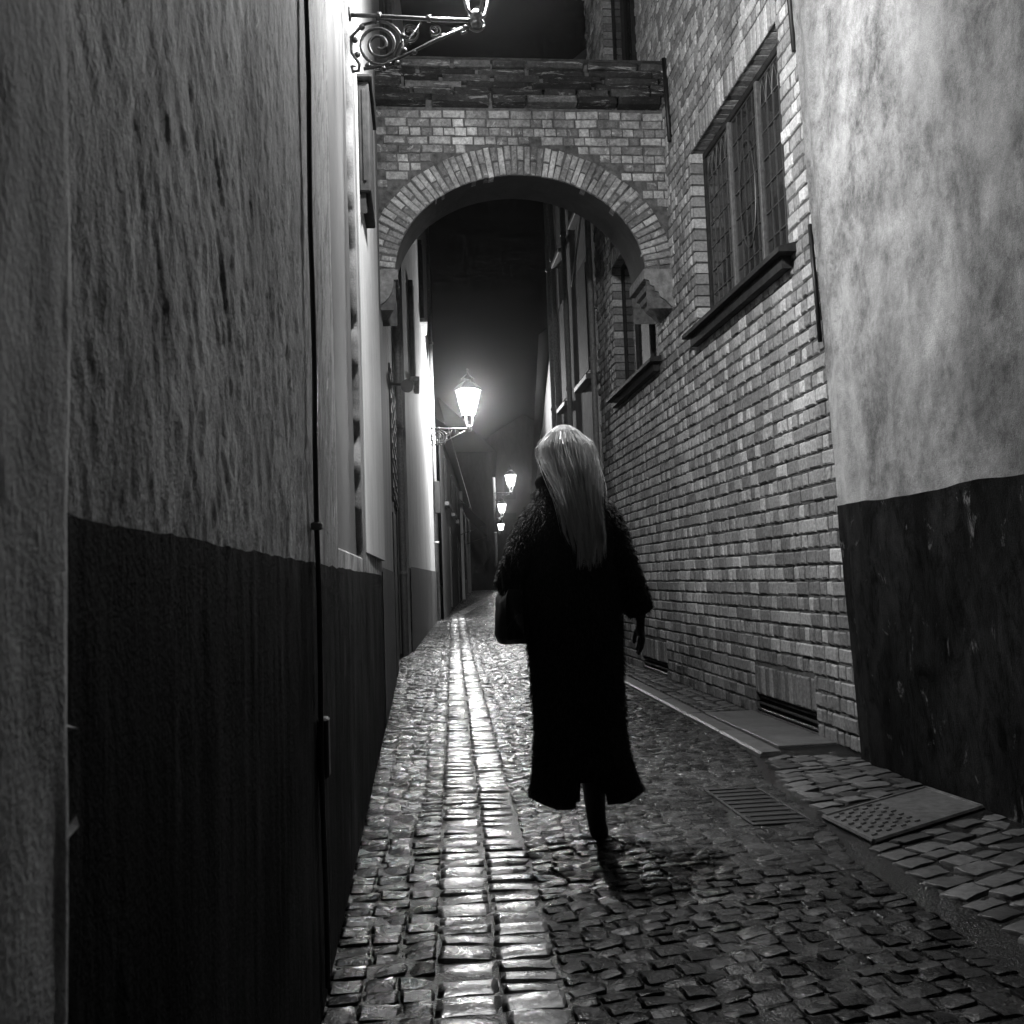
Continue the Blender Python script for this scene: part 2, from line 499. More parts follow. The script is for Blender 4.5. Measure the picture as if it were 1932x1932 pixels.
XL, XR, YA = -.275, 2.5, 8.8          # left wall, right wall, arch front
def gz(y): return 0.0 if y < 14 else .012 * (y - 14) if y < 75 else .012 * 61
def interp(pts, y):
    return float(np.interp(y, [p[0] for p in pts], [p[1] for p in pts]))
LEFT = [(-9, XL), (14, XL), (14.7, -.12), (24, .45), (25, .7), (52, 2.7), (54, 4.3), (100, 7.7)]
RIGHT = [(-9, 2.5), (16.6, 2.5), (50, 6.6), (100, 12)]
def strip_c(y): return interp([(-5, -.08), (13, .55), (26, 1.05), (52, 4.4), (100, 9.4)], y)
def kerb(y): return interp([(-5, 1.66), (3.5, 1.68), (4.6, 1.78), (5.4, 1.96), (9.5, 2.03), (16.6, 2.1), (50, 5.9), (100, 11.2)], y)

# ---------------------------------------------------------------- ground and street
ys = [-60, -8, 0, 4, 8, 12, 14, 20, 30, 45, 60, 75, 120]
gv = []; gf = []
for y in ys:
    for x in (-90, -20, 0, 3, 20, 90): gv.append((x, y, gz(y) - .075))
for j in range(len(ys) - 1):
    for i in range(5): q = j * 6 + i; gf.append((q, q + 1, q + 7, q + 6))
structure(obj('ground', gv, gf, M['bed']))

street = structure(empty('street', (1, 4, 0)))
yy = list(np.arange(-3, 14, 1.0)) + list(np.arange(14, 101, 3.0))
bv = []; bf = []
for y in yy:
    for x in (LEFT[0][1] - .4 if y < 14 else interp(LEFT, y) - .6, strip_c(y), interp(RIGHT, y) + .6): bv.append((x, y, gz(y) - .006))
for j in range(len(yy) - 1):
    for i in range(2): q = j * 3 + i; bf.append((q, q + 1, q + 4, q + 3))
obj('joint_bed', bv, bf, M['bed'], street)

def mx_of(x, y, z, w, l, rz, tx=0, ty=0, h=1):
    return Matrix.Translation((x, y, z)) @ Euler((tx, ty, rz)).to_matrix().to_4x4() @ Matrix.Diagonal((w, l, h, 1))

set_o = [sett_mesh('sett', M['sett_o'], 100 + i, .006) for i in range(10)]
str_o = [sett_mesh('strip_sett', M['strip_o'], 200 + i, .010) for i in range(8)]
pav_o = [sett_mesh('paving_sett', M['pave_o'], 300 + i, .008) for i in range(8)]

PERSON = (.64, 3.9)
setts = []; strip = []
# two columns of larger pale setts
for side in (-1, 1):
    y = .9 + rng.random() * .1
    while y < 60:
        l = rng.choice((.075, .09, .1, .11, .12)) * rng.uniform(.92, 1.1) * (1 if y < 20 else 1.6)
        if rng.random() < .05: l *= 1.6
        w = .168 + rng.uniform(-.008, .006)
        c = strip_c(y + l / 2) + side * .0855 + rng.uniform(-.004, .004)
        strip.append((rng.choice(str_o), mx_of(c, y + l / 2, gz(y) + rng.uniform(-.004, .004), w - .006, l - .006, rng.uniform(-.03, .03) - .03, rng.uniform(-.02, .02), rng.uniform(-.02, .02)), rng.random()))
        y += l
# small setts left and right of the strip, laid in rows
def rows(y0, y1, xl, xr, wr, lr, tilt, amp):
    y = y0
    while y < y1:
        big = 1 if y < 18 else 1.5
        l = rng.uniform(*lr) * big
        x0, x1 = xl(y), xr(y)
        n = max(1, round((x1 - x0) / (sum(wr) / 2 * big)))
        ws = [rng.uniform(*wr) for _ in range(n)]; k = (x1 - x0) / sum(ws); x = x0
        for w in ws:
            w *= k; cx = x + w / 2
            wy = amp * sin(cx * 5.5 + y * .9) + tilt * (cx - x0) + rng.uniform(-.010, .010)
            yield cx, y + l / 2 + wy, w, l * rng.uniform(.9, 1.06)
            x += w
        y += l
for cx, y, w, l in rows(.7, 60, lambda y: interp(LEFT, y) + .002, lambda y: strip_c(y) - .170, (.08, .125), (.062, .1), 0, .006):
    setts.append((rng.choice(set_o), mx_of(cx, y, gz(y) + rng.uniform(-.0025, .0025), w - .005, l - .005, rng.uniform(-.05, .05), rng.uniform(-.018, .018), rng.uniform(-.018, .018)), rng.random()))
def gut_l(y): return interp([(-5, 1.40), (3.3, 1.57), (3.7, 1.68), (4.6, 1.76), (5.4, 1.94), (16, 2.06), (50, 5.7), (100, 11)], y)
for cx, y, w, l in rows(.2, 60, lambda y: strip_c(y) + .170, lambda y: gut_l(y), (.07, .118), (.055, .085), .16, .03):
    if 1.38 < cx < 1.66 and 4.02 < y < 4.72: continue
    setts.append((rng.choice(set_o), mx_of(cx, y, gz(y) + rng.uniform(-.002, .002), w - .004, l - .004, rng.uniform(-.08, .08) + .15, rng.uniform(-.014, .014), rng.uniform(-.014, .014)), rng.random()))
lay(strip, 'strip_sett', 'strip_setts', street, M['strip_a'], 120, smooth=True)
lay(setts, 'sett', 'setts', street, M['sett_a'], 300, smooth=True)

# gutter: a smooth wet channel
gu = np.linspace(0, 1, 12); gy = np.arange(.4, 3.9, .08)
def gplace(U, Y):
    a = np.interp(Y, [0, 3.3, 3.7, 4], [1.45, 1.54, 1.66, 1.7]); b = np.interp(Y, [0, 3.5, 4.6, 5.4, 9.5, 17], [1.70, 1.72, 1.80, 1.965, 2.03, 2.11])
    return a + (b - a) * U, Y, -.006 - .014 * np.sin(U * pi) + .016 * (fbm(U * 6 + 3, Y * 9, 5) - .5)
gut = grid_wall('gutter', M['concrete'], street, gu, gy, gplace)

# pavement by the right wall
pave = structure(empty('pavement', (2.2, 5, 0)))
pb = []
for y in np.arange(.4, 16.7, .4): pb.append(y)
grid_wall('pavement_bed', M['bed'], pave, [0, .5, 1], pb, lambda U, Y: (np.array([[kerb(float(b)) + (XR + .03 - kerb(float(b))) * a for a, b in zip(r1, r2)] for r1, r2 in zip(U, Y)]), Y, np.where(Y > 5.3, .008, -.006) + .004 * U))
pv = []
for cx, y, w, l in rows(.3, 3.62, lambda y: kerb(y) + .01, lambda y: XR - .03, (.13, .2), (.085, .12), .5, .01):
    if y > 3.60 + .57 * (cx - 1.72): continue
    pv.append((rng.choice(pav_o), mx_of(cx, y, .003 + rng.uniform(-.004, .004), w * 1.1 - .008, l * .88 - .006, rng.uniform(-.04, .04) + .46, rng.uniform(-.02, .02), rng.uniform(-.02, .02)), rng.random()))
for cx, y, w, l in rows(4.06, 5.44, lambda y: kerb(y) + .01, lambda y: XR - .02, (.12, .2), (.09, .13), .4, .02):
    if y < 4.10 + .57 * (cx - 1.70) or y > 5.44: continue
    pv.append((rng.choice(pav_o), mx_of(cx, y, .006 + rng.uniform(-.004, .004), w * 1.06 - .008, l * .92 - .006, rng.uniform(-.05, .05) + .38, rng.uniform(-.02, .02), rng.uniform(-.02, .02)), rng.random()))
for cx, y, w, l in rows(7.15, 16.4, lambda y: kerb(y) + .14, lambda y: XR - .02, (.09, .14), (.09, .13), 0, .01):
    pv.append((rng.choice(pav_o), mx_of(cx, y, .026 + rng.uniform(-.004, .004), w - .012, l - .012, rng.uniform(-.06, .06), rng.uniform(-.02, .02), rng.uniform(-.02, .02)), rng.random() * .8))
lay(pv, 'paving_sett', 'paving_setts', pave, M['pave_a'], 260, smooth=True)
y = 5.46
while y < 16:                                   # kerb stones
    l = rng.uniform(.75, 1.1)
    a, b = kerb(y), kerb(y + l)
    m = MB().prism([(-.015, -.06), (.11, -.06), (.11, .026), (.0, .026), (-.015, .014)], 1, 0, l - .012)
    th = atan2(b - a, l)
    m.v = [(a + x * cos(th) + q * sin(th), y + q * cos(th) - x * sin(th), z + rng.uniform(-.002, .002)) for x, q, z in m.v]
    m.build('kerb_stone', M['slab'], pave); y += l
MB().box(2.12, 2.485, 5.62, 6.3, -.02, .029, .004).build('slab', M['slab'], pave)
MB().box(2.12, 2.485, 6.31, 7.1, -.02, .027, .004).build('slab', M['slab'], pave)

# chequer plate hatch in the pavement
hx = empty('pavement_hatch', (2.1, 4.05, 0), 'studded steel hatch plate set in the pavement beside the dark plinth', 'hatch')
m = MB(); Pq = [(1.745, 3.66), (2.44, 4.06), (2.40, 4.46), (1.715, 4.06)]
m.prism(Pq, 2, -.02, .010); m.build('plate', M['steel'], hx)
m = MB()
for a, b in zip(Pq, Pq[1:] + Pq[:1]): m.tube([(a[0], a[1], .007), (b[0], b[1], .007)], .011, 6)
m.build('rim', M['steel'], hx)
m = MB()
for i in range(6):
    for j in range(7):
        t = .06 + j * .065; q = .12 + i * .15
        x = 1.745 + .68 * t - .03 * q; y = 3.66 + .40 * t + .39 * q
        m.tube([(x - .013, y - .008 + (j % 2) * .025, .012), (x + .013, y + .008 + (j % 2) * .025, .012)], [.0055, .0055], 5)
m.build('studs', M['steel'], hx)['kind'] = 'stuff'

# drain grate in the gutter
dg = empty('drain_grate', (1.52, 4.37, 0), 'iron drain grate sunk in the gutter', 'drain')
MB().box(1.385, 1.66, 4.02, 4.72, -.0056, -.0048).build('pit_shade', M['black'], dg)  # thin black plate above the bed, painted in for the shade of a hole
m = MB()
for q in ((1.385, 1.40, 4.02, 4.72), (1.645, 1.66, 4.02, 4.72), (1.40, 1.645, 4.02, 4.04), (1.40, 1.645, 4.70, 4.72)): m.box(*q, -.0045, .004, .002)
m.build('frame', M['cable'], dg)
for i in range(8):
    y = 4.09 + i * .078
    MB().box(1.402, 1.643, y, y + .03, -.0045, .002, .002).build('bar', M['cable'], dg)

# ---------------------------------------------------------------- left side
def geo_lin(a, b, n, k=1.0):
    t = np.linspace(0, 1, n); return a * (b / a) ** t if k else a + (b - a) * t
def rough_disp(Y, Z):
    wy = Y + .10 * (fbm(Y * 2.2, Z * 1.6, 31, 2) - .5); wz = Z
    th = .42 + .5 * (vn(Y * 1.1, Z * .8, 77) - .5)
    u = wy * np.cos(th) + wz * np.sin(th); v = -wy * np.sin(th) + wz * np.cos(th)
    s1 = fbm(u * 6, v * 2.2, 3, 5) - .5
    s2 = 1 - np.abs(2 * fbm(u * 11, v * 4.5, 11, 3) - 1)
    s3 = fbm(u * 55, v * 24, 21, 3) - .5
    fade = np.clip((3.6 - Y) / 1.6, .6, 1) * np.clip((Y - .35) / 1.1, .4, 1)
    return (.014 * s1 + .006 * s3 + .0065 * (fbm(Y * 46, Z * 34, 23, 4) - .5)) * fade * (.55 + .9 * vn(Y * 1.7 + 3, Z * 1.9, 55))

rough = empty('rough_plaster_house', (XL, 2, 0), 'house wall of rough trowelled plaster with a thin vertical cable and tarred base', 'house')
YG = geo_lin(.74, 3.37, 250)
ZU = np.concatenate([np.linspace(1.125, 2.75, 240), np.linspace(2.8, 9, 30)])
def rp(Y, Z):
    d = rough_disp(Y, Z)
    ragged = np.where(Z < 1.16, .0, 1)
    return XL + d * .75, Y, Z + np.where(Z < 1.13, .012 * (fbm(Y * 14, Y * 3, 4) - .5), 0)
grid_wall('wall', M['rough_plaster'], rough, YG, ZU, rp)
def rt(Y, Z):
    d = rough_disp(Y, Z)
    streak = .006 * (fbm(Y * 26, Z * 1.2, 9, 3) - .5)
    return XL + .004 + d * .35 + streak * .7, Y, Z + np.where(Z > 1.135, .016 * (fbm(Y * 11, Y * 2, 8) - .5), 0)
grid_wall('plinth', M['tar'], rough, geo_lin(.74, 5.16, 260), np.concatenate([np.linspace(-.06, 1.10, 70), [1.12, 1.14]]), rt)
# panel with a plain sunk field, further along the same wall
MB().box(XL - .06, XL - .034, 3.36, 5.16, 1.1, 9).build('blind_panel', M['smooth_plaster'], rough)
def strip_edge(zs, y_of, a):
    v = []; f = []
    for z in zs:
        e = y_of(z); v += [(XL - .035, e, z), (XL - .002, e + .008 * a, z), (XL, e + .03 * a, z), (XL, 5.16 if a > 0 else 3.36, z), (XL - .06, 5.16 if a > 0 else 3.36, z)]
    for i in range(len(zs) - 1):
        for k in range(4): q = i * 5 + k; f.append((q, q + 1, q + 6, q + 5))
    return v, f
zz = np.linspace(1.125, 9, 240)
v, f = strip_edge(zz, lambda z: 4.90 + .09 * (float(fbm(np.array(z * 6.0), np.array(0.), 6)) - .5), 1)
obj('panel_edge', v, f, M['edge_plaster'], rough, True)
MB().box(XL - .05, XL - .001, 3.372, 4.93, 1.10, 1.215, .01).build('panel_sill', M['rough_plaster'], rough)
# thin black cable with clips and a junction box at its foot
m = MB(); cp = []
for i in range(30):
    z = .05 + i * .2
    cp.append((XL + .016 + .002 * sin(i * 1.7), 2.53 + .008 * (n1(i * .4, 5) - .5) + (.06 * (.7 - z) if z < .7 else 0), z))
m.tube(cp, .0075, 6); m.build('cable', M['cable'], rough, True)
MB().box(XL, XL + .03, 2.518, 2.545, 1.225, 1.245, .004).build('cable_clip', M['stone'], rough)
MB().box(XL, XL + .032, 2.545, 2.60, .58, .735, .006).build('junction_box', M['cable'], rough)

# near pier at the very left edge, no tarred base
pier = empty('plaster_pier', (XL, .3, 0), 'close blurred pier of pale flaking plaster at the left edge of the lane', 'pier')
def pp(U, Z):
    # U<0 : face along the lane ; U in 0..1: rounded return
    d = .014 * (fbm(U * 3 + 5, Z * 2.2, 44, 4) - .5) + .006 * (fbm(U * 16, Z * 7, 45, 3) - .5)
    edge = .722 + .006 * (fbm(Z * 2, Z * 0 + 1, 46, 3) - .5) + .01 * np.cos((Z - 1.3) * 2.2)
    ang = np.clip(U, 0, 1) * pi / 2
    Y = np.where(U < 0, edge - .03 + U, edge - .03 + .03 * np.sin(ang)) + np.where(U > 1, 0, 0)
    X = np.where(U <= 1, XL + .028 - .03 + .03 * np.cos(ang), XL - (U - 1) * .1) + d
    return X, Y, Z
grid_wall('wall', M['near_plaster'], pier, np.concatenate([np.linspace(-1.6, -.55, 12), np.linspace(-.5, 0, 40), np.linspace(.15, 1, 7), [1.3, 1.8]]), np.concatenate([np.linspace(-.06, 2.2, 160), np.linspace(2.3, 7, 14)]), pp)
for z, up in ((.905, 1), (.985, -.6)):
    m = MB(); m.add([(XL + .02, .725, z), (XL + .024, .738, z + .006 * up), (XL + .016, .756, z + .010 * up), (XL + .012, .725, z - .005), (XL + .01, .745, z)], [(0, 1, 4, 3), (1, 2, 4), (0, 3, 1)])
    m.build('plaster_flake', M['near_plaster'], pier)

# white house beyond the panel
white = empty('white_house', (XL, 6.2, 0), 'white smooth-plastered house wall glaring under the near iron lamp bracket', 'house')
def wp(Y, Z): return XL + .004 + .012 * (Y - 5.16) + .004 * (fbm(Y * 3, Z * 2, 51) - .5), Y, Z
grid_wall('wall', M['white_plaster'], white, np.linspace(5.165, 7.35, 30), np.linspace(1.25, 10, 90), wp)
MB().add([(XL - .1, 5.162, 1.25), (XL - .1, 7.35, 1.25), (XL + .03, 7.35, 1.25), (XL + .004, 5.162, 1.25), (XL - .1, 5.162, 10), (XL + .004, 5.162, 10)], [(0, 1, 2, 3), (0, 3, 5, 4)]).build('wall_edge', M['white_plaster'], white)
def bt(Y, Z): return XL + .002 + .006 * (fbm(Y * 20, Z * 1.2, 9, 3) - .5), Y, Z
grid_wall('plinth', M['tar'], white, np.linspace(5.163, 7.35, 40), np.linspace(-.06, 1.14, 20), bt)
grid_wall('plinth_band', M['rough_plaster'], white, np.linspace(5.163, 7.35, 24), np.linspace(1.142, 1.252, 4), lambda Y, Z: (XL - .002 + .005 * fbm(Y * 14, Z * 9, 3), Y, Z))
wb = empty('wall_cabinet', (XL, 5.5, 3.25), 'dark metal cabinet fixed high on the white wall below the lamp bracket', 'cabinet')
MB().box(XL + .004, -.205, 5.32, 5.9, 3.30, 3.95, .008).build('body', M['wood'], wb)
MB().box(XL + .004, -.185, 5.28, 5.93, 3.952, 3.972, .004).build('lid', M['wood'], wb)
MB().box(XL + .03, -.225, 5.312, 5.319, 3.36, 3.9, .002).build('door', M['wood'], wb)
MB().prism([(5.34, 3.298), (5.6, 3.298), (5.34, 3.18)], 0, XL + .006, -.235).build('bracket', M['wood'], wb)

# grey house behind, with a downpipe
grey = empty('grey_house', (XL, 10, 0), 'narrow grey plastered house between the white house and the arch, with dark base', 'house')
grid_wall('wall', M['grey_plaster'], grey, np.linspace(7.35, 10.9, 30), np.linspace(1.17, 11, 60), lambda Y, Z: (XL + .0 + .006 * (fbm(Y * 2, Z, 61) - .5), Y, Z))
grid_wall('plinth', M['grey_tar'], grey, np.linspace(7.35, 10.9, 30), np.linspace(-.06, 1.2, 14), lambda Y, Z: (XL + .008 + .006 * (fbm(Y * 7, Z * 2, 62) - .5), Y, Z))
dark = empty('shuttered_house', (XL, 12.5, 0), 'dark shuttered house beyond the arch with a round iron wall sign', 'house')
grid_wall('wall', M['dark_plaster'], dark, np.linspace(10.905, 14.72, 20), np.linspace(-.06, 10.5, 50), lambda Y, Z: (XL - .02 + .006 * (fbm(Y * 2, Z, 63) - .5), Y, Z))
for (ya, yb, za, zb) in ((11.3, 12.1, 2.1, 3.7), (12.9, 13.8, 2.1, 3.7), (11.3, 12.1, 5.0, 6.6), (12.9, 13.8, 5.0, 6.6)):
    s = MB()
    s.box(XL - .03, XL + .012, ya, yb, za, zb, .006); w = s.build('shutter', M['wood'], dark)
    for k in range(9):
        z = za + .08 + k * (zb - za - .16) / 8
        MB().box(XL + .012, XL + .024, ya + .07, yb - .07, z - .03, z + .03, .004).build('slat', M['wood'], w)
MB().box(XL - .03, XL + .01, 11.1, 12.2, 0, 1.9, .006).build('cellar_door', M['wood'], dark)
m = MB().tube([(XL + .06, 14.45, -.02), (XL + .06, 14.45, 10.4)], .05, 10)
for z in (1.2, 3.4, 5.6, 7.8): m.tube([(XL + .06, 14.45, z), (XL + .06, 14.45, z + .05)], .06, 10)
m.build('downpipe', M['pipe'], dark, True)
rs = empty('round_sign', (XL + .1, 12.3, 3.9), 'small round dark iron sign projecting from the shuttered house', 'sign')
m = MB(); n = 20
m.prism([(-.07 + .085 * cos(2 * pi * k / n), 3.62 + .085 * sin(2 * pi * k / n)) for k in range(n)], 1, 12.27, 12.31); m.build('plate', M['cable'], rs)
m = MB().tube([(XL - .02, 12.29, 3.64), (-.1, 12.29, 3.64)], .018, 6); m.build('arm', M['iron'], rs)

# pale house with the second lamp
pale = empty('pale_house', (.1, 19, 0), 'pale house lit by the burning lantern mounted on its corner', 'house')
A0, A1 = Vector((-.13, 14.72, 0)), Vector((.45, 24, 0))
def on_pale(U, Z, off=0.0):
    return A0.x + (A1.x - A0.x) * U + off, A0.y + (A1.y - A0.y) * U, Z
grid_wall('wall', M['pale_plaster'], pale, np.linspace(0, 1, 40), np.linspace(1.3, 11.3, 70), lambda U, Z: on_pale(U, Z, .012 * (fbm(U * 30, Z * 3, 71) - .5)))
grid_wall('plinth', M['grey_tar'], pale, np.linspace(0, 1, 30), np.linspace(-.05, 1.32, 10), lambda U, Z: on_pale(U, Z, .02 + .006 * (fbm(U * 30, Z * 3, 72) - .5)))
MB().add([(-.6, 14.72, -.1), (-.13, 14.72, -.1), (-.13, 14.72, 11.3), (-.6, 14.72, 11.3)], [(0, 1, 2, 3)]).build('gable_wall', M['grey_plaster'], pale)
MB().add([(-1.5, 24, -.1), (.45, 24, -.1), (.45, 24, 11.3), (-1.5, 24, 11.3)], [(3, 2, 1, 0)]).build('end_wall', M['grey_plaster'], pale)
for (u, za, zb) in ((.22, 4.6, 6.3), (.22, 7.4, 9.0), (.6, 6.6, 8.3)):
    x, y, _ = on_pale(u, 0)
    w = MB().box(x - .04, x + .05, y - .5, y + .5, za, zb, .01).build('window', M['wood'], pale)
    MB().box(x + .055, x + .062, y - .42, y - .03, za + .08, zb - .08).build('pane', M['glass'], w)
    MB().box(x + .055, x + .062, y + .03, y + .42, za + .08, zb - .08).build('pane', M['glass'], w)
    MB().box(x - .04, x + .12, y - .56, y + .56, za - .09, za - .005, .01).build('sill', M['stone'], w)
m = MB().tube([(.48, 23.6, .05), (.46, 23.6, 11)], .05, 8)
for z in (2, 4.5, 7): m.tube([(.475, 23.6, z), (.475, 23.6, z + .06)], .062, 8)
m.build('downpipe', M['pipe'], pale, True)
x, y, _ = on_pale(.97, 0)
mbx = MB().box(x + .02, x + .16, y - .22, y + .2, 2.75, 3.55, .015).build('meter_box', M['wood'], pale)

# dark shop with awning further on, houses closing the view
shop = empty('dark_shop_house', (2, 33, .2), 'unlit shop house with slanting awning beyond the burning lantern', 'house')
B0, B1 = Vector((.62, 24.1, 0)), Vector((2.75, 52, 0))
def on_shop(U, Z, off=0.0): return B0.x + (B1.x - B0.x) * U + off, B0.y + (B1.y - B0.y) * U, Z
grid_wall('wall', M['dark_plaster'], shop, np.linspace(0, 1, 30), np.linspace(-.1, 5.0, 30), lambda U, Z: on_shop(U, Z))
v = [on_shop(0, 5.0, .25), on_shop(1, 5.0, .25), on_shop(1, 7.4, -3), on_shop(0, 7.4, -3), on_shop(0, 4.9, .25), on_shop(1, 4.9, .25)]
MB().add(v, [(0, 1, 2, 3), (0, 4, 5, 1)]).build('roof', M['roof'], shop)
def shop_box(name, u, w, za, zb, dep, mat, par=None):
    x, y, _ = on_shop(u, 0); th = atan2(B1.x - B0.x, B1.y - B0.y)
    m = MB().box(-.03, dep, -w / 2, w / 2, za, zb, .012)
    m.v = [(x + a * cos(th) + b * sin(th), y + b * cos(th) - a * sin(th), z) for a, b, z in m.v]
    return m.build(name, mat, par or shop)
for u in (.1, .26, .4):
    w = shop_box('window', u, 1.0, 3.3, 4.5, .06, M['wood']); shop_box('shutter', u, .8, 3.4, 4.4, .07, M['wood'], w); shop_box('sill', u, 1.2, 3.16, 3.27, .12, M['wood_grey'], w)  # shutters made up here: wood replaces panes that mirrored the lamp
for u in (.18, .42): d = shop_box('door', u, 1.1, .3, 2.7, .05, M['wood']); shop_box('pane', u, .7, 1.5, 2.5, .06, M['glass'], d)
w = shop_box('shop_window', .7, 2.6, .95, 2.9, .05, M['wood_grey']); shop_box('pane', .67, 1.0, 1.1, 2.8, .06, M['glass'], w); shop_box('pane', .74, 1.0, 1.1, 2.8, .06, M['glass'], w)
for u in (.56, .93, .995): shop_box('pilaster', u, .22, .2, 4.8, .12, M['pale_plaster'])
aw = empty('shop_awning', on_shop(.65, 3.2), 'pale cloth awning sloping from the dark shop house front', 'awning')
a0, a1 = on_shop(.5, 4.35, .03), on_shop(.86, 4.35, .03)
v = [a0, a1, on_shop(.86, 3.25, 1.1), on_shop(.5, 3.25, 1.1), on_shop(.86, 2.95, 1.11), on_shop(.5, 2.95, 1.11)]
v += [(x, y, z - .03) for x, y, z in v[:4]]
MB().add(v, [(0, 1, 2, 3), (3, 2, 4, 5), (9, 8, 7, 6)]).build('canopy', M['cloth'], aw)
for u in (.5, .86): MB().tube([on_shop(u, 2.9, .04), on_shop(u, 3.27, 1.08), on_shop(u, 4.33, .04)], .025, 6).build('arm', M['iron'], aw)

row = empty('end_house', (5, 52, .4), 'tall gabled house closing the far end of the lane behind the lamps', 'house')
m = MB(); C0, C1 = Vector((4.4, 54.2, 0)), Vector((7.6, 98, 0))
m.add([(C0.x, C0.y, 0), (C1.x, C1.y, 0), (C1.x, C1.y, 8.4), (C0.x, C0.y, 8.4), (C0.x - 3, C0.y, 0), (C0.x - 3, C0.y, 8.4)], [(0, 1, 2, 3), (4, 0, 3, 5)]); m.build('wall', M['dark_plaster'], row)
MB().add([(C0.x + .3, C0.y - .2, 8.3), (C1.x + .3, C1.y, 8.3), (C1.x - 3, C1.y, 11.6), (C0.x - 3, C0.y - .2, 11.6)], [(0, 1, 2, 3)]).build('roof', M['roof'], row)
for k in range(6):
    t = .03 + k * .05; x = C0.x + (C1.x - C0.x) * t; y = C0.y + (C1.y - C0.y) * t
    for za in (2.0, 5.2):
        w = MB().box(x - .05, x + .1, y - .6, y + .6, za, za + 1.8, .02).build('window', M['wood_grey'], row)
        MB().box(x + .1, x + .12, y - .45, y + .45, za + .15, za + 1.65).build('pane', M['glass'], w)
cross = empty('far_gable', (7, 104, .7), 'dim gabled house front at the vanishing end of the street', 'house')
m = MB(); m.add([(2, 103, 0), (22, 103, 0), (22, 103, 13), (2, 103, 13), (12, 103, 19)], [(0, 1, 2, 3), (3, 2, 4)]); m.build('wall', M['dark_plaster'], cross)
MB().box(14, 15, 103.3, 104.2, 15, 21).build('chimney', M['roof'], cross)
for i in range(6):
    for j in range(3): MB().box(4 + i * 2.8, 5.2 + i * 2.8, 102.9, 102.98, 2.5 + j * 3.6, 4.6 + j * 3.6).build('window', M['glass'], cross)

# ---------------------------------------------------------------- right side: brick house
def corner_y(z): return 5.27 + .08 * max(0, z)
brick = empty('brick_house', (XR, 8, 0), 'brick house with a leaded window above a sloping sill', 'house')
WIN = [(5.98, 8.02, 3.22, 4.78), (9.42, 11.45, 3.3, 4.9), (9.75, 11.35, 6.3, 8.6)]
CEL = [(5.95, 7.05, .03, .16), (9.6, 10.7, .03, .16)]
YEND, ZTOP, BD = 12.45, 9.4, .14
NEW = lambda nm, w, h, n, mk, d=BD: [brick_mesh(nm, w, h, d, M[mk], 900 + i * 13 + int(w * 1000), .009) for i in range(n)]
HEADER = NEW('brick', .074, .084, 8, 'brick_o'); STRETCH = NEW('brick', .160, .084, 8, 'brick_o')
HALF = NEW('brick', .046, .086, 3, 'brick_o'); SOLD = NEW('brick', .062, .205, 5, 'brick_o')
RB = Matrix.Rotation(-pi / 2, 4, 'Z')
pieces = []
def put(kind, y, z, sy=1.0, sz=1.0, tone=None, roll=0):
    t = rng.random() ** 1.6 * 1.15 if tone is None else tone
    # broad blotches of lighter and darker brick
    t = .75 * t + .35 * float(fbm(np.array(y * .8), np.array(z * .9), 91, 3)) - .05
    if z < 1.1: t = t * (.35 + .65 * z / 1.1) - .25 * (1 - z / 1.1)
    mx = Matrix.Translation((XR + rng.uniform(-.006, .005), y, z + .006 * (n1(y * .9, 3) - .5) + rng.uniform(-.002, .002))) @ RB @ Matrix.Rotation(rng.uniform(-.022, .022) + roll, 4, 'Y') @ Matrix.Rotation(rng.uniform(-.03, .03), 4, 'Z') @ Matrix.Diagonal((sy, 1, sz, 1))
    pieces.append((rng.choice(kind), mx, min(1, max(-.2, t))))
nc = int(ZTOP / .1)
def blocked(a, b, z0, z1):
    for (ya, yb, za, zb) in WIN + CEL:
        top = zb + .215
        if z1 > za + .01 and z0 < top - .01 and b > ya and a < yb:
            return ya, yb
    return None
for c in range(nc):
    z0 = .0 + c * .1; zc = z0 + .05; hdr = c % 2 == 0
    step = .090 if hdr else .178
    y = corner_y(zc) + .02 + (0 if hdr else .048) + rng.uniform(0, .01)
    if not hdr: put(HALF, y - .026, zc)
    while y < YEND:
        w = step * rng.uniform(.9, 1.12)
        bl = blocked(y, y + w, z0, z0 + .1)
        if bl:
            ya, yb = bl
            gap = ya - y
            if gap > .03:
                k, bw_ = (HEADER, .074) if gap < .12 else (STRETCH, .160)
                put(k, y + gap / 2 - .002, zc, max(.35, (gap - .010) / bw_))
            y = yb + .001
            put(HEADER, y + .040, zc); y += .090
            continue
        if hdr: put(HEADER, y + w / 2, zc, (w - .017) / .074, rng.uniform(.95, 1.07))
        elif rng.random() < .16:
            for q in (.25, .75): put(HEADER, y + w * q, zc, (w / 2 - .014) / .074, rng.uniform(.95, 1.07))
        else: put(STRETCH, y + w / 2, zc, (w - .017) / .160, rng.uniform(.95, 1.07))
        y += w
for (ya, yb, za, zb) in WIN + CEL:
    n = int((yb - ya) / .072)
    for i in range(n):
        put(SOLD, ya + (i + .5) * (yb - ya) / n, zb + .108, ((yb - ya) / n - .009) / .062)
lay(pieces, 'brick', 'bricks', brick, M['brick_a'], 300)
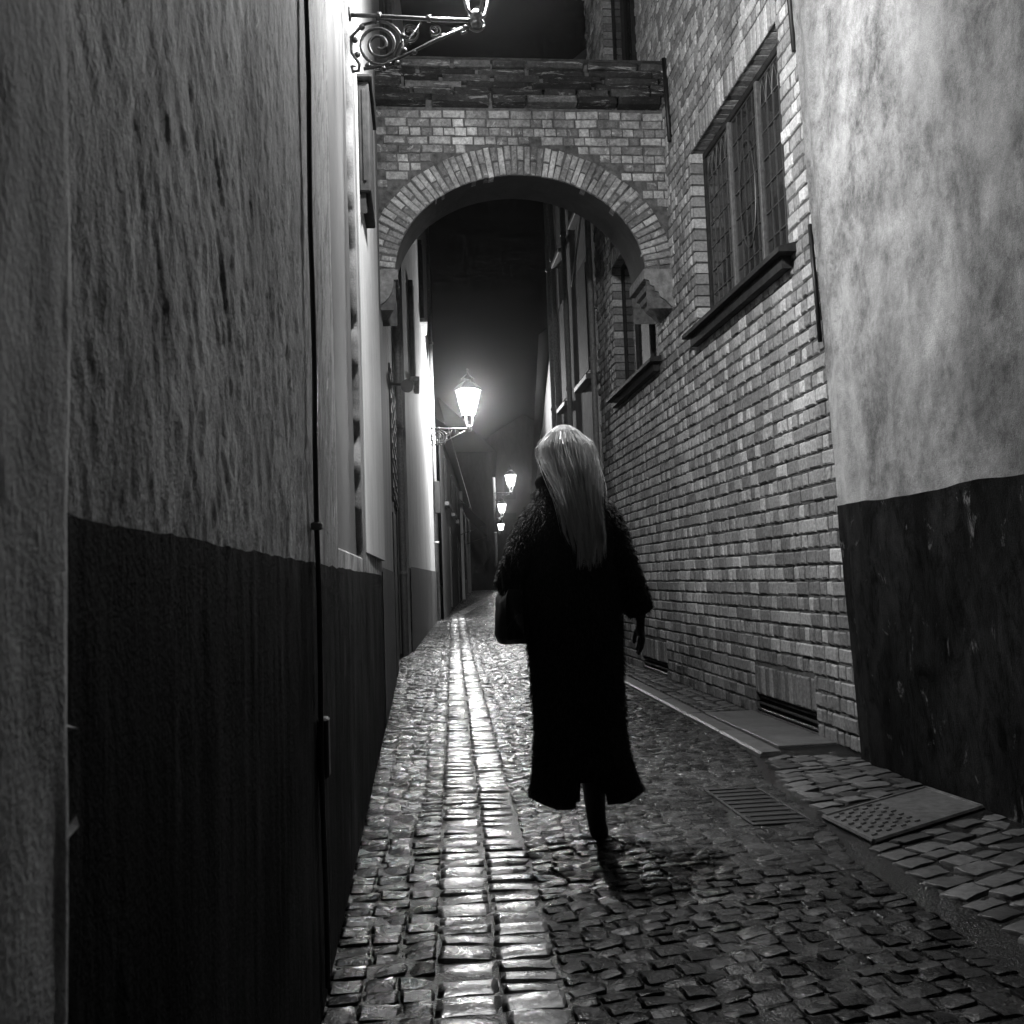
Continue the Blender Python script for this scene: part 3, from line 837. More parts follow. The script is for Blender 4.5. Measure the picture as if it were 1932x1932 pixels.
# mortar sheet with the openings left free, and reveals
def holes_sheet(name, mat, parent, x, y0, y1, z0, z1, holes):
    ysq = sorted(set([y0, y1] + [q for h_ in holes for q in h_[:2]])); zsq = sorted(set([z0, z1] + [q for h_ in holes for q in h_[2:]]))
    m = MB()
    for a, b in zip(ysq, ysq[1:]):
        for c, d in zip(zsq, zsq[1:]):
            if any(h_[0] <= (a + b) / 2 <= h_[1] and h_[2] <= (c + d) / 2 <= h_[3] for h_ in holes): continue
            m.add([(x, a, c), (x, b, c), (x, b, d), (x, a, d)], [(0, 1, 2, 3)])
    return m.build(name, mat, parent)
holes_sheet('mortar', M['mortar'], brick, XR + .011, 5.2, YEND, -.08, ZTOP, WIN + CEL)
def reveal(par, ya, yb, za, zb):
    a, b = XR + .014, XR + .17
    MB().add([(a, ya - .02, za), (b, ya - .02, za), (b, ya - .02, zb + .012), (a, ya - .02, zb + .012), (a, yb + .016, za), (b, yb + .016, za), (b, yb + .016, zb + .012), (a, yb + .016, zb + .012)],
          [(0, 1, 2, 3), (4, 5, 6, 7), (3, 2, 6, 7), (0, 1, 5, 4)]).build('reveal', M['mortar'], par)

def leaded_window(par, ya, yb, za, zb, cells):
    mull = M['wood_grey'] if cells else M['wood']
    xf = XR + .115
    w = empty('window', (xf, (ya + yb) / 2, za)); adopt(w, par); w.location = (xf, (ya + yb) / 2, za); w.matrix_parent_inverse = world_of(par).inverted()
    reveal(w, ya, yb, za, zb)
    m = MB(); t = .055
    m.box(xf, xf + .06, ya, yb, za, za + t, .006); m.box(xf, xf + .06, ya, yb, zb - t, zb, .006)
    m.box(xf + .001, xf + .059, ya, ya + t, za + t, zb - t, .006); m.box(xf + .001, xf + .059, yb - t, yb, za + t, zb - t, .006)
    m.build('frame', M['wood'], w)
    W3 = (yb - ya - 2 * t) / 3
    for k in (1, 2):
        y = ya + t + k * W3
        MB().box(xf - .012, xf + .05, y - .022, y + .022, za + t, zb - t, .006).build('mullion', mull, w)
    MB().box(xf + .062, xf + .07, ya, yb, za, zb).build('dark_room', M['black'], w)
    if cells:
        pm = bpy.data.meshes.new('pane'); pm.from_pydata([(0, -.5, -.5), (0, .5, -.5), (0, .5, .5), (0, -.5, .5)], [], [(0, 3, 2, 1)]); pm.materials.append(M['glass'])
        for k in range(3):
            y0 = ya + t + k * W3 + .03; y1 = ya + t + (k + 1) * W3 - .03; z0 = za + t + .01; z1 = zb - t - .01
            nx, nz = 5, 7; m = MB()
            for i in range(nx + 1):
                y = y0 + (y1 - y0) * i / nx
                m.box(xf + .016, xf + .026, y - .005, y + .005, z0, z1)
            for j in range(nz + 1):
                z = z0 + (z1 - z0) * j / nz
                m.box(xf + .0165, xf + .0255, y0, y1, z - .005, z + .005)
            if k == 1:                       # the middle light carries a long oval
                cyy, czz = (y0 + y1) / 2, (z0 + z1) / 2
                m.tube([(xf + .014, cyy + .17 * cos(a), czz + .42 * sin(a)) for a in np.linspace(0, 2 * pi, 33)], .006, 5)
            else:
                for i in range(nx):          # small pointed heads
                    y = y0 + (y1 - y0) * (i + .5) / nx; h_ = (y1 - y0) / nx
                    m.tube([(xf + .014, y - h_ / 2, z1 - .22), (xf + .014, y - h_ * .3, z1 - .1), (xf + .014, y, z1 - .02), (xf + .014, y + h_ * .3, z1 - .1), (xf + .014, y + h_ / 2, z1 - .22)], .004, 4)
            m.build('lead_lattice', M['lead'], w)
            for i in range(nx):
                for j in range(nz):
                    o = bpy.data.objects.new('pane', pm); COL.objects.link(o)
                    o.location = (xf + .024, y0 + (y1 - y0) * (i + .5) / nx, z0 + (z1 - z0) * (j + .5) / nz)
                    o.scale = (1, (y1 - y0) / nx, (z1 - z0) / nz); o.rotation_euler = (0, rng.uniform(-.03, .03), rng.uniform(-.03, .03))
                    adopt(o, w)
    else:
        for k in range(3):
            y0 = ya + t + k * W3 + .025; y1 = ya + t + (k + 1) * W3 - .025
            MB().box(xf + .02, xf + .026, y0, y1, za + t, zb - t).build('pane', M['glass'], w)
    # sill: a heavy sloping board
    m = MB().prism([(XR - .12, za - .085), (XR - .12, za - .05), (XR + .12, za + .01), (XR + .12, za - .085)], 1, ya - .14, yb + .1)
    m.build('sill', M['wood'], w)
    m = MB().prism([(XR - .07, za - .17), (XR - .07, za - .087), (XR - .004, za - .087), (XR - .004, za - .17)], 1, ya - .06, yb + .02)
    m.build('sill_moulding', M['wood'], w)
    return w
leaded_window(brick, *WIN[0], True); leaded_window(brick, *WIN[1], False); leaded_window(brick, *WIN[2], False)
for (ya, yb, za, zb) in CEL:
    v_ = empty('cellar_vent', (XR, (ya + yb) / 2, za)); v_.location = (XR, (ya + yb) / 2, za); adopt(v_, brick)
    reveal(v_, ya, yb, za, zb)
    MB().box(XR + .1, XR + .11, ya, yb, za - .1, zb).build('dark_room', M['black'], v_)
    for k in range(3):
        z = za + .01 + k * .042
        MB().box(XR + .01 + .012 * k, XR + .03 + .012 * k, ya, yb, z, z + .016, .003).build('slat', M['iron'], v_)
# iron straps / cable at the joint with the plaster house, and by the arch
def strap(pts, r): MB().tube(pts, r, 6).build('wall_cable', M['cable'], brick, True)
strap([(XR - .035, corner_y(4.35) - .01, 4.35), (XR - .035, corner_y(6.2) - .02, 6.2)], .02)
strap([(XR - .03, corner_y(2.45) + .03, 2.45), (XR - .03, corner_y(3.2) + .02, 3.2)], .014)
strap([(XR - .02, 8.55, 5.15), (XR - .02, 8.62, 6.0)], .022)
MB().box(XR, XR + .5, YEND - .02, YEND, -.1, ZTOP).build('end_wall', M['mortar'], brick)

# right plaster house, proud of the brick by a few centimetres
plast = empty('plaster_house', (2.45, 3.5, 0), 'blotchy pale plaster house with a tall black tarred base', 'house')
def corner_sheet(z0, z1, nz, off, seed, amp, edge):
    us = np.concatenate([np.linspace(-9, -2.2, 12), np.linspace(-2.1, -.06, 90), np.linspace(0, 1, 8), [1.4]])
    def pl(U, Z):
        cyv = 5.27 + .08 * np.maximum(0, Z) - .012
        ang = np.clip(U, 0, 1) * pi / 2; r = .055
        y = np.where(U < 0, cyv - r + U, cyv - r + r * np.sin(ang))
        x = np.where(U <= 0, 2.452, np.where(U <= 1, 2.452 + r - r * np.cos(ang), 2.452 + r + (U - 1) * .1))
        d = amp * (fbm(y * 1.3, Z * 1.1, seed, 4) - .5) + amp * .3 * (fbm(y * 9, Z * 7, seed + 1, 3) - .5)
        ridge = .02 * np.exp(-((U + .16) / .05) ** 2) * (U < 0)          # plaster swell beside the corner
        zz = Z + np.where(np.abs(Z - edge) < .012, .03 * (fbm(y * 3, y * 0, seed + 2, 3) - .5), 0)
        return x - off + d - ridge, y, zz
    return us, np.linspace(z0, z1, nz), pl
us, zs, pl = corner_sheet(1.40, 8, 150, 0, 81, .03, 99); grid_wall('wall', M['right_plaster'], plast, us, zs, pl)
us, zs, pl = corner_sheet(-.08, 1.435, 60, .009, 81, .03, 1.435); grid_wall('plinth', M['right_tar'], plast, us, zs, pl)

# houses beyond on the right
tall = empty('piped_house', (XR, 14.5, 0), 'dark house with pale downpipes beyond the brick house', 'house')
grid_wall('wall', M['dim_plaster'], tall, np.linspace(YEND + .005, 16.6, 12), np.linspace(-.08, 8.2, 20), lambda Y, Z: (XR + .015 + .01 * (fbm(Y * 2, Z, 93) - .5), Y, Z))
MB().add([(XR, 16.6, -.1), (XR + 3, 16.6, -.1), (XR + 3, 16.6, 8.2), (XR, 16.6, 8.2)], [(0, 1, 2, 3)]).build('end_wall', M['dark_plaster'], tall)
MB().add([(XR - .2, YEND + .01, 8.15), (XR - .2, 16.7, 8.15), (XR + 2, 16.7, 10), (XR + 2, YEND + .01, 10)], [(3, 2, 1, 0)]).build('roof', M['roof'], tall)
for y in (12.62, 14.7, 15.9, 16.45):
    m = MB().tube([(XR - .05, y, 0), (XR - .05, y, 8.1)], .04, 8)
    for z in (1.5, 4, 6.5): m.tube([(XR - .05, y, z), (XR - .05, y, z + .05)], .052, 8)
    m.build('downpipe', M['pipe'], tall, True)
for (ya, yb, za, zb) in ((13.0, 13.9, 1.1, 2.7), (13.0, 13.9, 3.9, 5.6), (15.0, 15.7, 1.1, 2.7), (15.0, 15.7, 3.9, 5.6), (13.0, 13.9, 6.4, 7.7), (15, 15.7, 6.4, 7.7)):
    w = MB().box(XR - .02, XR + .05, ya, yb, za, zb, .01).build('window', M['wood'], tall)
    MB().box(XR - .03, XR - .021, ya + .08, yb - .08, za + .08, zb - .08).build('shutter', M['wood'], w)  # closed boards added instead of glass, to keep out the lamp's reflection
    MB().box(XR - .1, XR + .05, ya - .06, yb + .06, za - .08, za - .004, .008).build('sill', M['wood_grey'], w)
MB().box(XR - .015, XR + .05, 14.05, 14.6, .05, 2.2, .01).build('door', M['wood'], tall)
wire = MB().tube([(2.44, 12.5, 6.55), (2.36, 12.75, 5.9), (2.30, 13.2, 5.2)], .014, 6).build('slack_wire', M['pipe'], None, True)
tag(wire, 'short slack wire hanging from the piped house under the arch', 'wire')
low = empty('low_house', (4.4, 33, .2), 'low dark house with plain roof on the bend behind the walker', 'house')
D0, D1 = (2.56, 17.0), (6.3, 50)
m = MB(); m.add([(D0[0], D0[1], -.1), (D1[0], D1[1], -.1), (D1[0], D1[1], 5.6), (D0[0], D0[1], 5.6)], [(0, 1, 2, 3)]); m.build('wall', M['dark_plaster'], low)
MB().add([(D0[0] - .25, D0[1], 5.5), (D1[0] - .25, D1[1], 5.5), (D1[0] + 3, D1[1], 8), (D0[0] + 3, D0[1], 8)], [(3, 2, 1, 0)]).build('roof', M['roof'], low)
m = MB().box(6.1, 6.7, 42, 42.8, 6.2, 9.2, .03); m.build('chimney', M['roof'], low)
for k in range(7):
    t = .06 + k * .13; x = D0[0] + (D1[0] - D0[0]) * t; y = D0[1] + (D1[1] - D0[1]) * t
    w = MB().box(x - .1, x + .1, y - .6, y + .6, 1.4, 3.0, .02).build('window', M['wood_grey'], low)
    MB().box(x - .12, x - .102, y - .45, y + .45, 1.55, 2.85).build('pane', M['glass'], w)

# ---------------------------------------------------------------- the arch
arch = empty('brick_arch', (1.1, YA, 3.6), 'brick archway spanning the lane with dark stepped coping', 'arch')
CX, CZ, RX, RZ = 1.06, 3.96, 1.19, .96
XA, XB = XL - .05, XR + .02
RT = .30                                       # ring depth
def ell(a, k=0): return CX + (RX + k) * cos(a), CZ + (RZ + k) * sin(a)
AST = [brick_mesh('brick', .205, .073, .12, M['arch_o'], 1500 + i, .007) for i in range(6)]
AHD = [brick_mesh('brick', .098, .073, .12, M['arch_o'], 1520 + i, .007) for i in range(5)]
AVO = [brick_mesh('voussoir', .055, .285, .12, M['arch_o'], 1540 + i, .007) for i in range(6)]
AVS = [brick_mesh('voussoir', .055, .138, .12, M['arch_o'], 1560 + i, .007) for i in range(6)]
ACO = [brick_mesh('coping_brick', .235, .070, .2, M['coping_o'], 1580 + i, .012) for i in range(8)]
ap = []
def stain(x, z):
    s = .95 * math.exp(-((x - .55) / .075) ** 2) * (z > 5.0) * (1 if z < 5.7 else .4)
    s += .55 * math.exp(-((x - 1.38) / .09) ** 2) * (z > 4.95)
    s += .35 * math.exp(-((x - 1.6) / .12) ** 2) * (z > 5.5)
    return s
def aput(kind, x, z, rot=0, sx=1, sz=1, dy=0, tone=None, jit=1.0):
    t = .2 + .6 * rng.random() ** 1.5 + stain(x, z) * rng.uniform(.6, 1.1) if tone is None else tone
    mx = Matrix.Translation((x, YA + dy + rng.uniform(-.010, .006), z + rng.uniform(-.003, .003) * jit)) @ Matrix.Rotation(rot + rng.uniform(-.03, .03) * jit, 4, 'Y') @ Matrix.Rotation(rng.uniform(-.04, .04) * jit, 4, 'Z') @ Matrix.Diagonal((sx * rng.uniform(.93, 1.02), 1, sz * rng.uniform(.92, 1.03), 1))
    ap.append((rng.choice(kind), mx, min(1, max(0, t))))
# voussoirs at even arc length
pts = [ell(a) for a in np.linspace(0.0, pi, 400)]
acc = [0]
for p, q in zip(pts, pts[1:]): acc.append(acc[-1] + math.hypot(q[0] - p[0], q[1] - p[1]))
N = 60
for i in range(N):
    s = (i + .5) / N * acc[-1]; k = int(np.searchsorted(acc, s)); a = pi * k / 399
    x, z = ell(a); nx, nz = cos(a) / RX, sin(a) / RZ; L = math.hypot(nx, nz); nx, nz = nx / L, nz / L
    rot = atan2(nx, nz)
    if (i % 2 == 0):
        aput(AVO, x + nx * .148, z + nz * .148, rot, .94)
    else:
        for dd in (.073, .222): aput(AVS, x + nx * dd, z + nz * dd, rot, .9 + .12 * (dd > .1))
# coursed brick round the ring
def outside(x, z, k): return ((x - CX) / (RX + k)) ** 2 + ((max(z, CZ) - CZ) / (RZ + k)) ** 2 > 1
c = 0; z = 3.70
while z < 5.56:
    x = XA + (0.02 if c % 2 else .10) + rng.uniform(0, .03)
    stretch = c % 3 != 1
    while x < XB:
        w = .215 if (stretch and rng.random() < .75) else .108
        if x + w > XB: w = .108
        if z > CZ - .01:
            k = RT + .022
            okc = [outside(q, z + s_ * .03, k) for q in (x + .01, x + w - .01) for s_ in (-1, 1)]
            if all(okc): aput(AST if w > .2 else AHD, x + w / 2, z)
            elif w > .2:
                for q in (x + .054, x + .162):
                    if all(outside(q + e, z + s_ * .03, k - .03) for e in (-.045, .045) for s_ in (-1, 1)): aput(AHD, q, z, 0, .95)
        x += w + .0
    z += .0865; c += 1
cz = z - .0865 + .045
# coping: dark weathered courses stepping outwards
prof = [(.02, -.135, .12), (.095, -.11, .16), (.170, -.085, .10), (.245, -.06, .2), (.32, -.035, .12), (.395, -.06, .35)]
for dz, dy, tn in prof:
    x = XA - rng.uniform(0, .1)
    while x < XB:
        s_ = rng.uniform(1.3, 2.6); w = .245 * s_
        if x + w > XB: s_ = (XB - x) / .245; w = XB - x
        if s_ > .15:
            t = tn * rng.uniform(0, .8) + (.3 if rng.random() < .08 else 0)
            aput(ACO, x + w / 2, cz + .035 + dz, 0, s_ * .985, 1, dy + rng.uniform(-.008, .008), t, .12)
        x += w
lay(ap, 'brick', 'bricks', arch, M['brick_a'], 400, sort=False)
ztop = cz + .035 + .395 + .036
# core: mortar front, barrel, back and top
mm = MB(); nseg = 48; yb = YA + .58; yf = YA + .012
ang = [pi * i / nseg for i in range(nseg + 1)]
for i in range(nseg):
    p, q = ell(ang[i], .004), ell(ang[i + 1], .004)
    for yq, fl in ((yf, 1), (yb, 0)):
        vs = [(p[0], yq, p[1]), (q[0], yq, q[1]), (q[0], yq, ztop), (p[0], yq, ztop)]
        mm.add(vs, [(0, 1, 2, 3) if fl else (3, 2, 1, 0)])
for yq in (yf, yb):
    mm.add([(XA, yq, 3.62), (CX - RX - .004, yq, 3.62), (CX - RX - .004, yq, ztop), (XA, yq, ztop)], [(0, 1, 2, 3)])
    mm.add([(CX + RX + .004, yq, 3.62), (XB, yq, 3.62), (XB, yq, ztop), (CX + RX + .004, yq, ztop)], [(0, 1, 2, 3)])
mm.add([(XA, yf - .1, ztop + .002), (XB, yf - .1, ztop + .002), (XB, yb, ztop + .03), (XA, yb, ztop + .03)], [(0, 1, 2, 3)])
mm.build('core', M['arch_mortar'], arch)
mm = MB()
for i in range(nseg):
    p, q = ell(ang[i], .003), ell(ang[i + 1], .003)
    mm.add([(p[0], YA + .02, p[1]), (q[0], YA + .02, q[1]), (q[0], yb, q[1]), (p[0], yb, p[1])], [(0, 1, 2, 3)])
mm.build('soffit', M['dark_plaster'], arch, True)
# springing stones: concave corbels
def corbel(side):
    s = 1 if side > 0 else -1
    x_in = CX + s * RX; x_w = XB if s > 0 else XA
    pr = [(x_w, 3.995), (x_in - s * .02, 3.995), (x_in - s * .02, 3.90)]
    if s > 0:
        pr += [(x_in + .03, 3.885), (x_in + .04, 3.84), (x_in + .075, 3.83), (x_in + .085, 3.785), (x_in + .12, 3.775), (x_in + .13, 3.73), (x_in + .19, 3.69), (x_w, 3.60)]
    else:
        for k in range(7):
            a = pi / 2 * k / 6; pr.append((x_in - .02 - .17 * (1 - cos(a)) - 0, 3.90 - .24 * sin(a)))
        pr.append((x_w, 3.60))
    m = MB().prism(pr, 1, YA - .02, yb + .02); return m.build('corbel', M['stone'], arch)
corbel(1); corbel(-1)

# ---------------------------------------------------------------- lamps
def spiral(c, r0, r1, a0, turns, n, y):
    return [(c[0] + (r0 + (r1 - r0) * i / n) * cos(a0 + turns * 2 * pi * i / n), y, c[1] + (r0 + (r1 - r0) * i / n) * sin(a0 + turns * 2 * pi * i / n)) for i in range(n + 1)]
def street_lamp(base, k, label, watts, full=True, cat='street lamp'):
    """wrought bracket reaching along +x with a lantern standing on its end; base = wall point of the bracket's top bar"""
    bx, by, bz = base
    t = empty('bracket_lamp', base, label, cat, 'bracket lanterns along the lane')
    T = lambda pts: [(bx + x * k, by + y * k, bz + z * k) for x, y, z in pts]
    def part(name, fn, mat, par=None, smooth=True):
        m = MB(); fn(m); m.v = T(m.v); return m.build(name, mat, par or t, smooth)
    L = .66
    part('top_bar', lambda m: (m.tube([(0, 0, 0), (.2, 0, -.004), (.45, 0, -.012), (L, 0, -.014)], .011, 8), m.tube([(0, 0, .005), (.012, 0, .005)], .035, 10),
                               m.tube([(.145, 0, -.002), (.165, 0, -.002)], .02, 8), m.tube([(.4, 0, -.01), (.42, 0, -.01)], .019, 8)), M['iron'])
    part('brace', lambda m: m.tube([(.07, 0, -.285), (.16, 0, -.27), (.30, 0, -.2), (.45, 0, -.12), (.58, 0, -.055), (.60, 0, -.075), (.575, 0, -.085)], .009, 8), M['iron'])
    part('scroll', lambda m: (m.tube(spiral((.155, -.155), .128, .02, pi * .5, -2.6, 60, 0), .0085, 7), m.tube([(.155, 0, -.027), (.15, 0, 0)], .009, 6)), M['iron'])
    part('outer_scroll', lambda m: (m.tube([(.155, 0, -.03), (.07, 0, -.05), (.01, 0, -.12), (.012, 0, -.2), (.05, 0, -.26), (.045, 0, -.295), (.015, 0, -.3), (.01, 0, -.275), (.03, 0, -.268)], .0085, 7)), M['iron'])
    part('small_scroll', lambda m: (m.tube(spiral((.31, -.085), .05, .012, pi * 1.3, 1.8, 36, 0), .0065, 6), m.tube(spiral((.44, -.07), .035, .008, pi * 1.3, 1.6, 30, 0), .006, 6),
                                    m.tube([(.26, 0, -.21), (.30, 0, -.13), (.37, 0, -.03)], .0065, 6), m.tube([(.22, 0, -.25), (.25, 0, -.16), (.28, 0, -.11)], .006, 6)), M['iron'])
    def leaves(m):
        for i in range(9):
            a = pi * .55 + i * .62; r = .128
            c = (.155 + r * cos(a), 0, -.155 + r * sin(a)); m.ball(c, .017, 6, (1, .7, 1))
        for x, z in ((.2, -.255), (.33, -.19), (.48, -.1), (.54, -.07), (.6, -.05)): m.ball((x, 0, z), .015, 6, (1.2, .7, 1))
    part('leaf_ornament', leaves, M['iron'])['kind'] = 'stuff'
    ln = L - .005
    def ring(m):
        m.lathe([(.012, -.06), (.026, -.045), (.03, -.03), (.02, -.012), (.032, 0), (.034, .02), (.018, .04)], (ln, 0, 0), 12)
        m.tube([(ln + .04 * cos(a), .0, -.035 + .035 * sin(a)) for a in np.linspace(0, 2 * pi, 17)], .007, 6)
    part('ring', ring, M['iron'])
    lan = empty('lantern', (bx + ln * k, by, bz)); adopt(lan, t); lan.location = (bx + ln * k, by, bz); lan.matrix_parent_inverse = world_of(t).inverted()
    def prongs(m):
        for q in (0, pi / 2, pi, 3 * pi / 2):
            c, s = cos(q + .5), sin(q + .5)
            m.tube([(ln + .02 * c, .02 * s, .0), (ln + .055 * c, .055 * s, .035), (ln + .075 * c, .075 * s, .1), (ln + .08 * c, .08 * s, .19), (ln + .115 * c, .115 * s, .235)], .0085, 6)
    part('prong', prongs, M['iron'], lan)
    R0, R1, Z0, Z1 = .125, .215, .25, .64
    part('base_ring', lambda m: m.tube([(ln + .132 * cos(a), .132 * sin(a), .238) for a in np.linspace(0, 2 * pi, 25)], .014, 6, False), M['iron'], lan)
    def bars(m):
        for i in range(6):
            q = i * pi / 3
            m.tube([(ln + R0 * cos(q), R0 * sin(q), Z0), (ln + R1 * cos(q), R1 * sin(q), Z1)], .009, 6)
    part('frame', bars, M['iron'], lan)
    part('roof', lambda m: m.lathe([(R1 + .025, Z1 - .012), (R1 + .03, Z1 + .012), (.16, Z1 + .09), (.10, Z1 + .13), (.095, Z1 + .18), (.12, Z1 + .19), (.06, Z1 + .24), (.02, Z1 + .27), (.012, Z1 + .33), (.024, Z1 + .345), (.004, Z1 + .375)], (ln, 0, 0), 6), M['iron'], lan, False)
    for i in range(6):
        a, b = i * pi / 3, (i + 1) * pi / 3
        v = T([(ln + .97 * R0 * cos(a), .97 * R0 * sin(a), Z0), (ln + .97 * R0 * cos(b), .97 * R0 * sin(b), Z0), (ln + .97 * R1 * cos(b), .97 * R1 * sin(b), Z1 - .013), (ln + .97 * R1 * cos(a), .97 * R1 * sin(a), Z1 - .013)])
        obj('pane', v, [(0, 1, 2, 3)], M['pane_lit'], lan)
    part('mantle', lambda m: m.lathe([(.01, .36), (.035, .38), (.05, .44), (.04, .5), (.012, .53)], (ln, 0, 0), 10), M['bulb'], lan)
    if watts:
        ld = bpy.data.lights.new('lantern_light', 'POINT'); ld.energy = watts; ld.shadow_soft_size = .07 * k; ld.color = (1, 1, 1)
        lo = bpy.data.objects.new('lantern_light', ld); lo.location = (bx + ln * k, by, bz + .45 * k); COL.objects.link(lo); adopt(lo, lan)
    return t
street_lamp((XL, 4.75, 3.99), 1.0, 'wrought iron scroll bracket lamp above the white house wall, lantern out of view', LAMP_W)
street_lamp((.38, 22.6, 4.72), 1.42, 'glowing lantern on a scroll bracket at the corner of the pale house', FAR_W)
def small_lamp(x, y, z, label, w):
    k = 1.6; street_lamp((x - .66 * k, y, z - .5), k, label, w)
small_lamp(5.48, 54.6, 6.55, 'bright far lantern just over the shoulder of the walker', 3800)
small_lamp(6.3, 70, 6.1, 'small far lantern glimmering beside the upper arm of the walker', 1800)
small_lamp(7.95, 90, 5.8, 'tiny farthest lantern point low beside the sleeve of the walker', 0)

# ---------------------------------------------------------------- the walker
px, py = PERSON
def skin_chain(chains):
    """list of chains [(x,y,z,r)...]; vertices shared when equal; returns verts, edges, radii"""
    v = []; r = []; e = []; ix = {}
    for ch in chains:
        last = None
        for x, y, z, rad in ch:
            key = (round(x, 4), round(y, 4), round(z, 4))
            if key not in ix: ix[key] = len(v); v.append((x, y, z)); r.append(rad)
            q = ix[key]
            if last is not None and last != q: e.append((last, q))
            last = q
    return v, e, r
def skin_obj(name, chains, mat, parent=None, sub=2, root=0):
    v, e, r = skin_chain(chains)
    me = bpy.data.meshes.new(name); me.from_pydata(v, e, []); me.materials.append(mat)
    o = bpy.data.objects.new(name, me); COL.objects.link(o)
    sm = o.modifiers.new('skin', 'SKIN'); sm.use_smooth_shade = True
    for i, sv in enumerate(me.skin_vertices[0].data):
        rr = r[i]; sv.radius = rr if isinstance(rr, tuple) else (rr, rr); sv.use_root = (i == root)
    sb = o.modifiers.new('sub', 'SUBSURF'); sb.levels = sub; sb.render_levels = sub
    if parent is not None: adopt(o, parent)
    return o
pel = (px, py, .92, .13)
def hand(wx, wy, wz, s, grip):
    """five fingers hanging down from a wrist; s = side (+1 right)"""
    palm = (wx, wy + .004, wz - .05, (.022, .016)); kn = []
    out = []
    for i, (dy, ln) in enumerate(((-.028, .062), (-.010, .072), (.009, .068), (.027, .054))):
        b = (wx + .002 * s, wy + dy, wz - .085, .0095)
        q = b[:2] + (wz - .085 - ln * .5,)
        cu = -s * (.02 if not grip else .035)
        out.append([palm, b, (q[0] + cu * .3, q[1], q[2], .0085), (q[0] + cu, q[1] + .002, wz - .085 - ln * (.95 if not grip else .75), .0075)])
    out.append([palm, (wx - s * .012, wy + .03, wz - .055, .0105), (wx - s * .018, wy + .048, wz - .085, .0095), (wx - s * .02, wy + .05, wz - .11, .008)])
    return [[(wx, wy, wz, .021), palm]] + out
LS, RS = (px - .13, py, 1.33, .05), (px + .12, py, 1.33, .05)
LE, RE = (px - .222, py - .02, 1.14, .042), (px + .185, py - .03, 1.13, .042)
LWr, RWr = (px - .255, py + .09, 1.06, .03), (px + .275, py + .02, .93, .03)
chains = [[pel, (px, py, 1.06, .125), (px, py - .01, 1.22, .13), (px, py - .005, 1.38, .11), (px, py, 1.46, .06), (px, py + .012, 1.52, .05), (px, py + .02, 1.565, .07), (px, py + .022, 1.62, .078), (px, py + .016, 1.665, .06)],
          [(px, py - .005, 1.38, .11), LS, LE, LWr], [(px, py - .005, 1.38, .11), RS, RE, RWr],
          # standing right leg
          [pel, (px + .085, py - .01, .86, .09), (px + .06, py - .02, .48, .058), (px + .045, py - .01, .30, .056), (px + .05, py + .0, .12, .043), (px + .058, py - .012, .040, .038), (px + .078, py + .06, .030, .036), (px + .10, py + .14, .026, .028)],
          # left leg lifted behind, foot hidden in the hem
          [pel, (px - .085, py + .01, .86, .09), (px - .085, py + .1, .5, .058), (px - .085, py - .0, .34, .045), (px - .085, py - .08, .27, .034), (px - .085, py - .07, .23, .03), (px - .085, py + .0, .215, .024)],
          # nose and ears
          [(px, py + .022, 1.62, .078), (px, py + .112, 1.60, .016)], [(px, py + .022, 1.62, .078), (px - .083, py + .012, 1.605, .02)], [(px, py + .022, 1.62, .078), (px + .083, py + .012, 1.605, .02)]]
def join_hand(w, s, g):
    hs = hand(w[0], w[1], w[2] - .03, s, g); hs[0][0] = hs[0][0]
    return [[w, hs[0][0]]] + hs
chains += join_hand(LWr, -1, True) + join_hand(RWr, 1, False)
body = skin_obj('person', chains, M['boot'])
tag(body, 'person walking away in a long black fur coat with long blonde hair', 'person')

def loft(rings, n=40, open_back=None, disp=.0, seed=1):
    """rings: (z, cx, cy, rx, ry, power). returns verts, faces"""
    v = []; f = []
    for j, (z, cx, cyy, rx, ry) in enumerate(rings):
        for k in range(n):
            a = 2 * pi * k / n
            d = 1 + disp * (float(fbm(np.array(a * 3.0), np.array(z * 14.0), seed, 3)) - .5)
            v.append((cx + rx * cos(a) * d, cyy + ry * sin(a) * d, z))
    for j in range(len(rings) - 1):
        for k in range(n): q = j * n; f.append((q + k, q + (k + 1) % n, q + n + (k + 1) % n, q + n + k))
    return v, f
key = [(.20, px + .0, py + .0, .205, .16), (.26, px - .003, py, .2, .155), (.45, px + .0, py, .186, .15), (.70, px - .004, py, .19, .16), (.90, px - .008, py, .198, .172), (1.10, px - .012, py, .2, .165), (1.26, px - .014, py - .005, .195, .15), (1.33, px - .014, py - .005, .178, .14), (1.39, px - .014, py, .15, .125), (1.44, px - .012, py, .13, .11), (1.48, px - .01, py, .10, .1), (1.50, px - .008, py, .09, .095)]
ring = []
for z in np.arange(.19, 1.501, .022):
    ring.append((z,) + tuple(float(np.interp(z, [q[0] for q in key], [q[i] for q in key])) for i in range(1, 5)))
v, f = loft(ring, 72, None, .10, 5)
n = 72
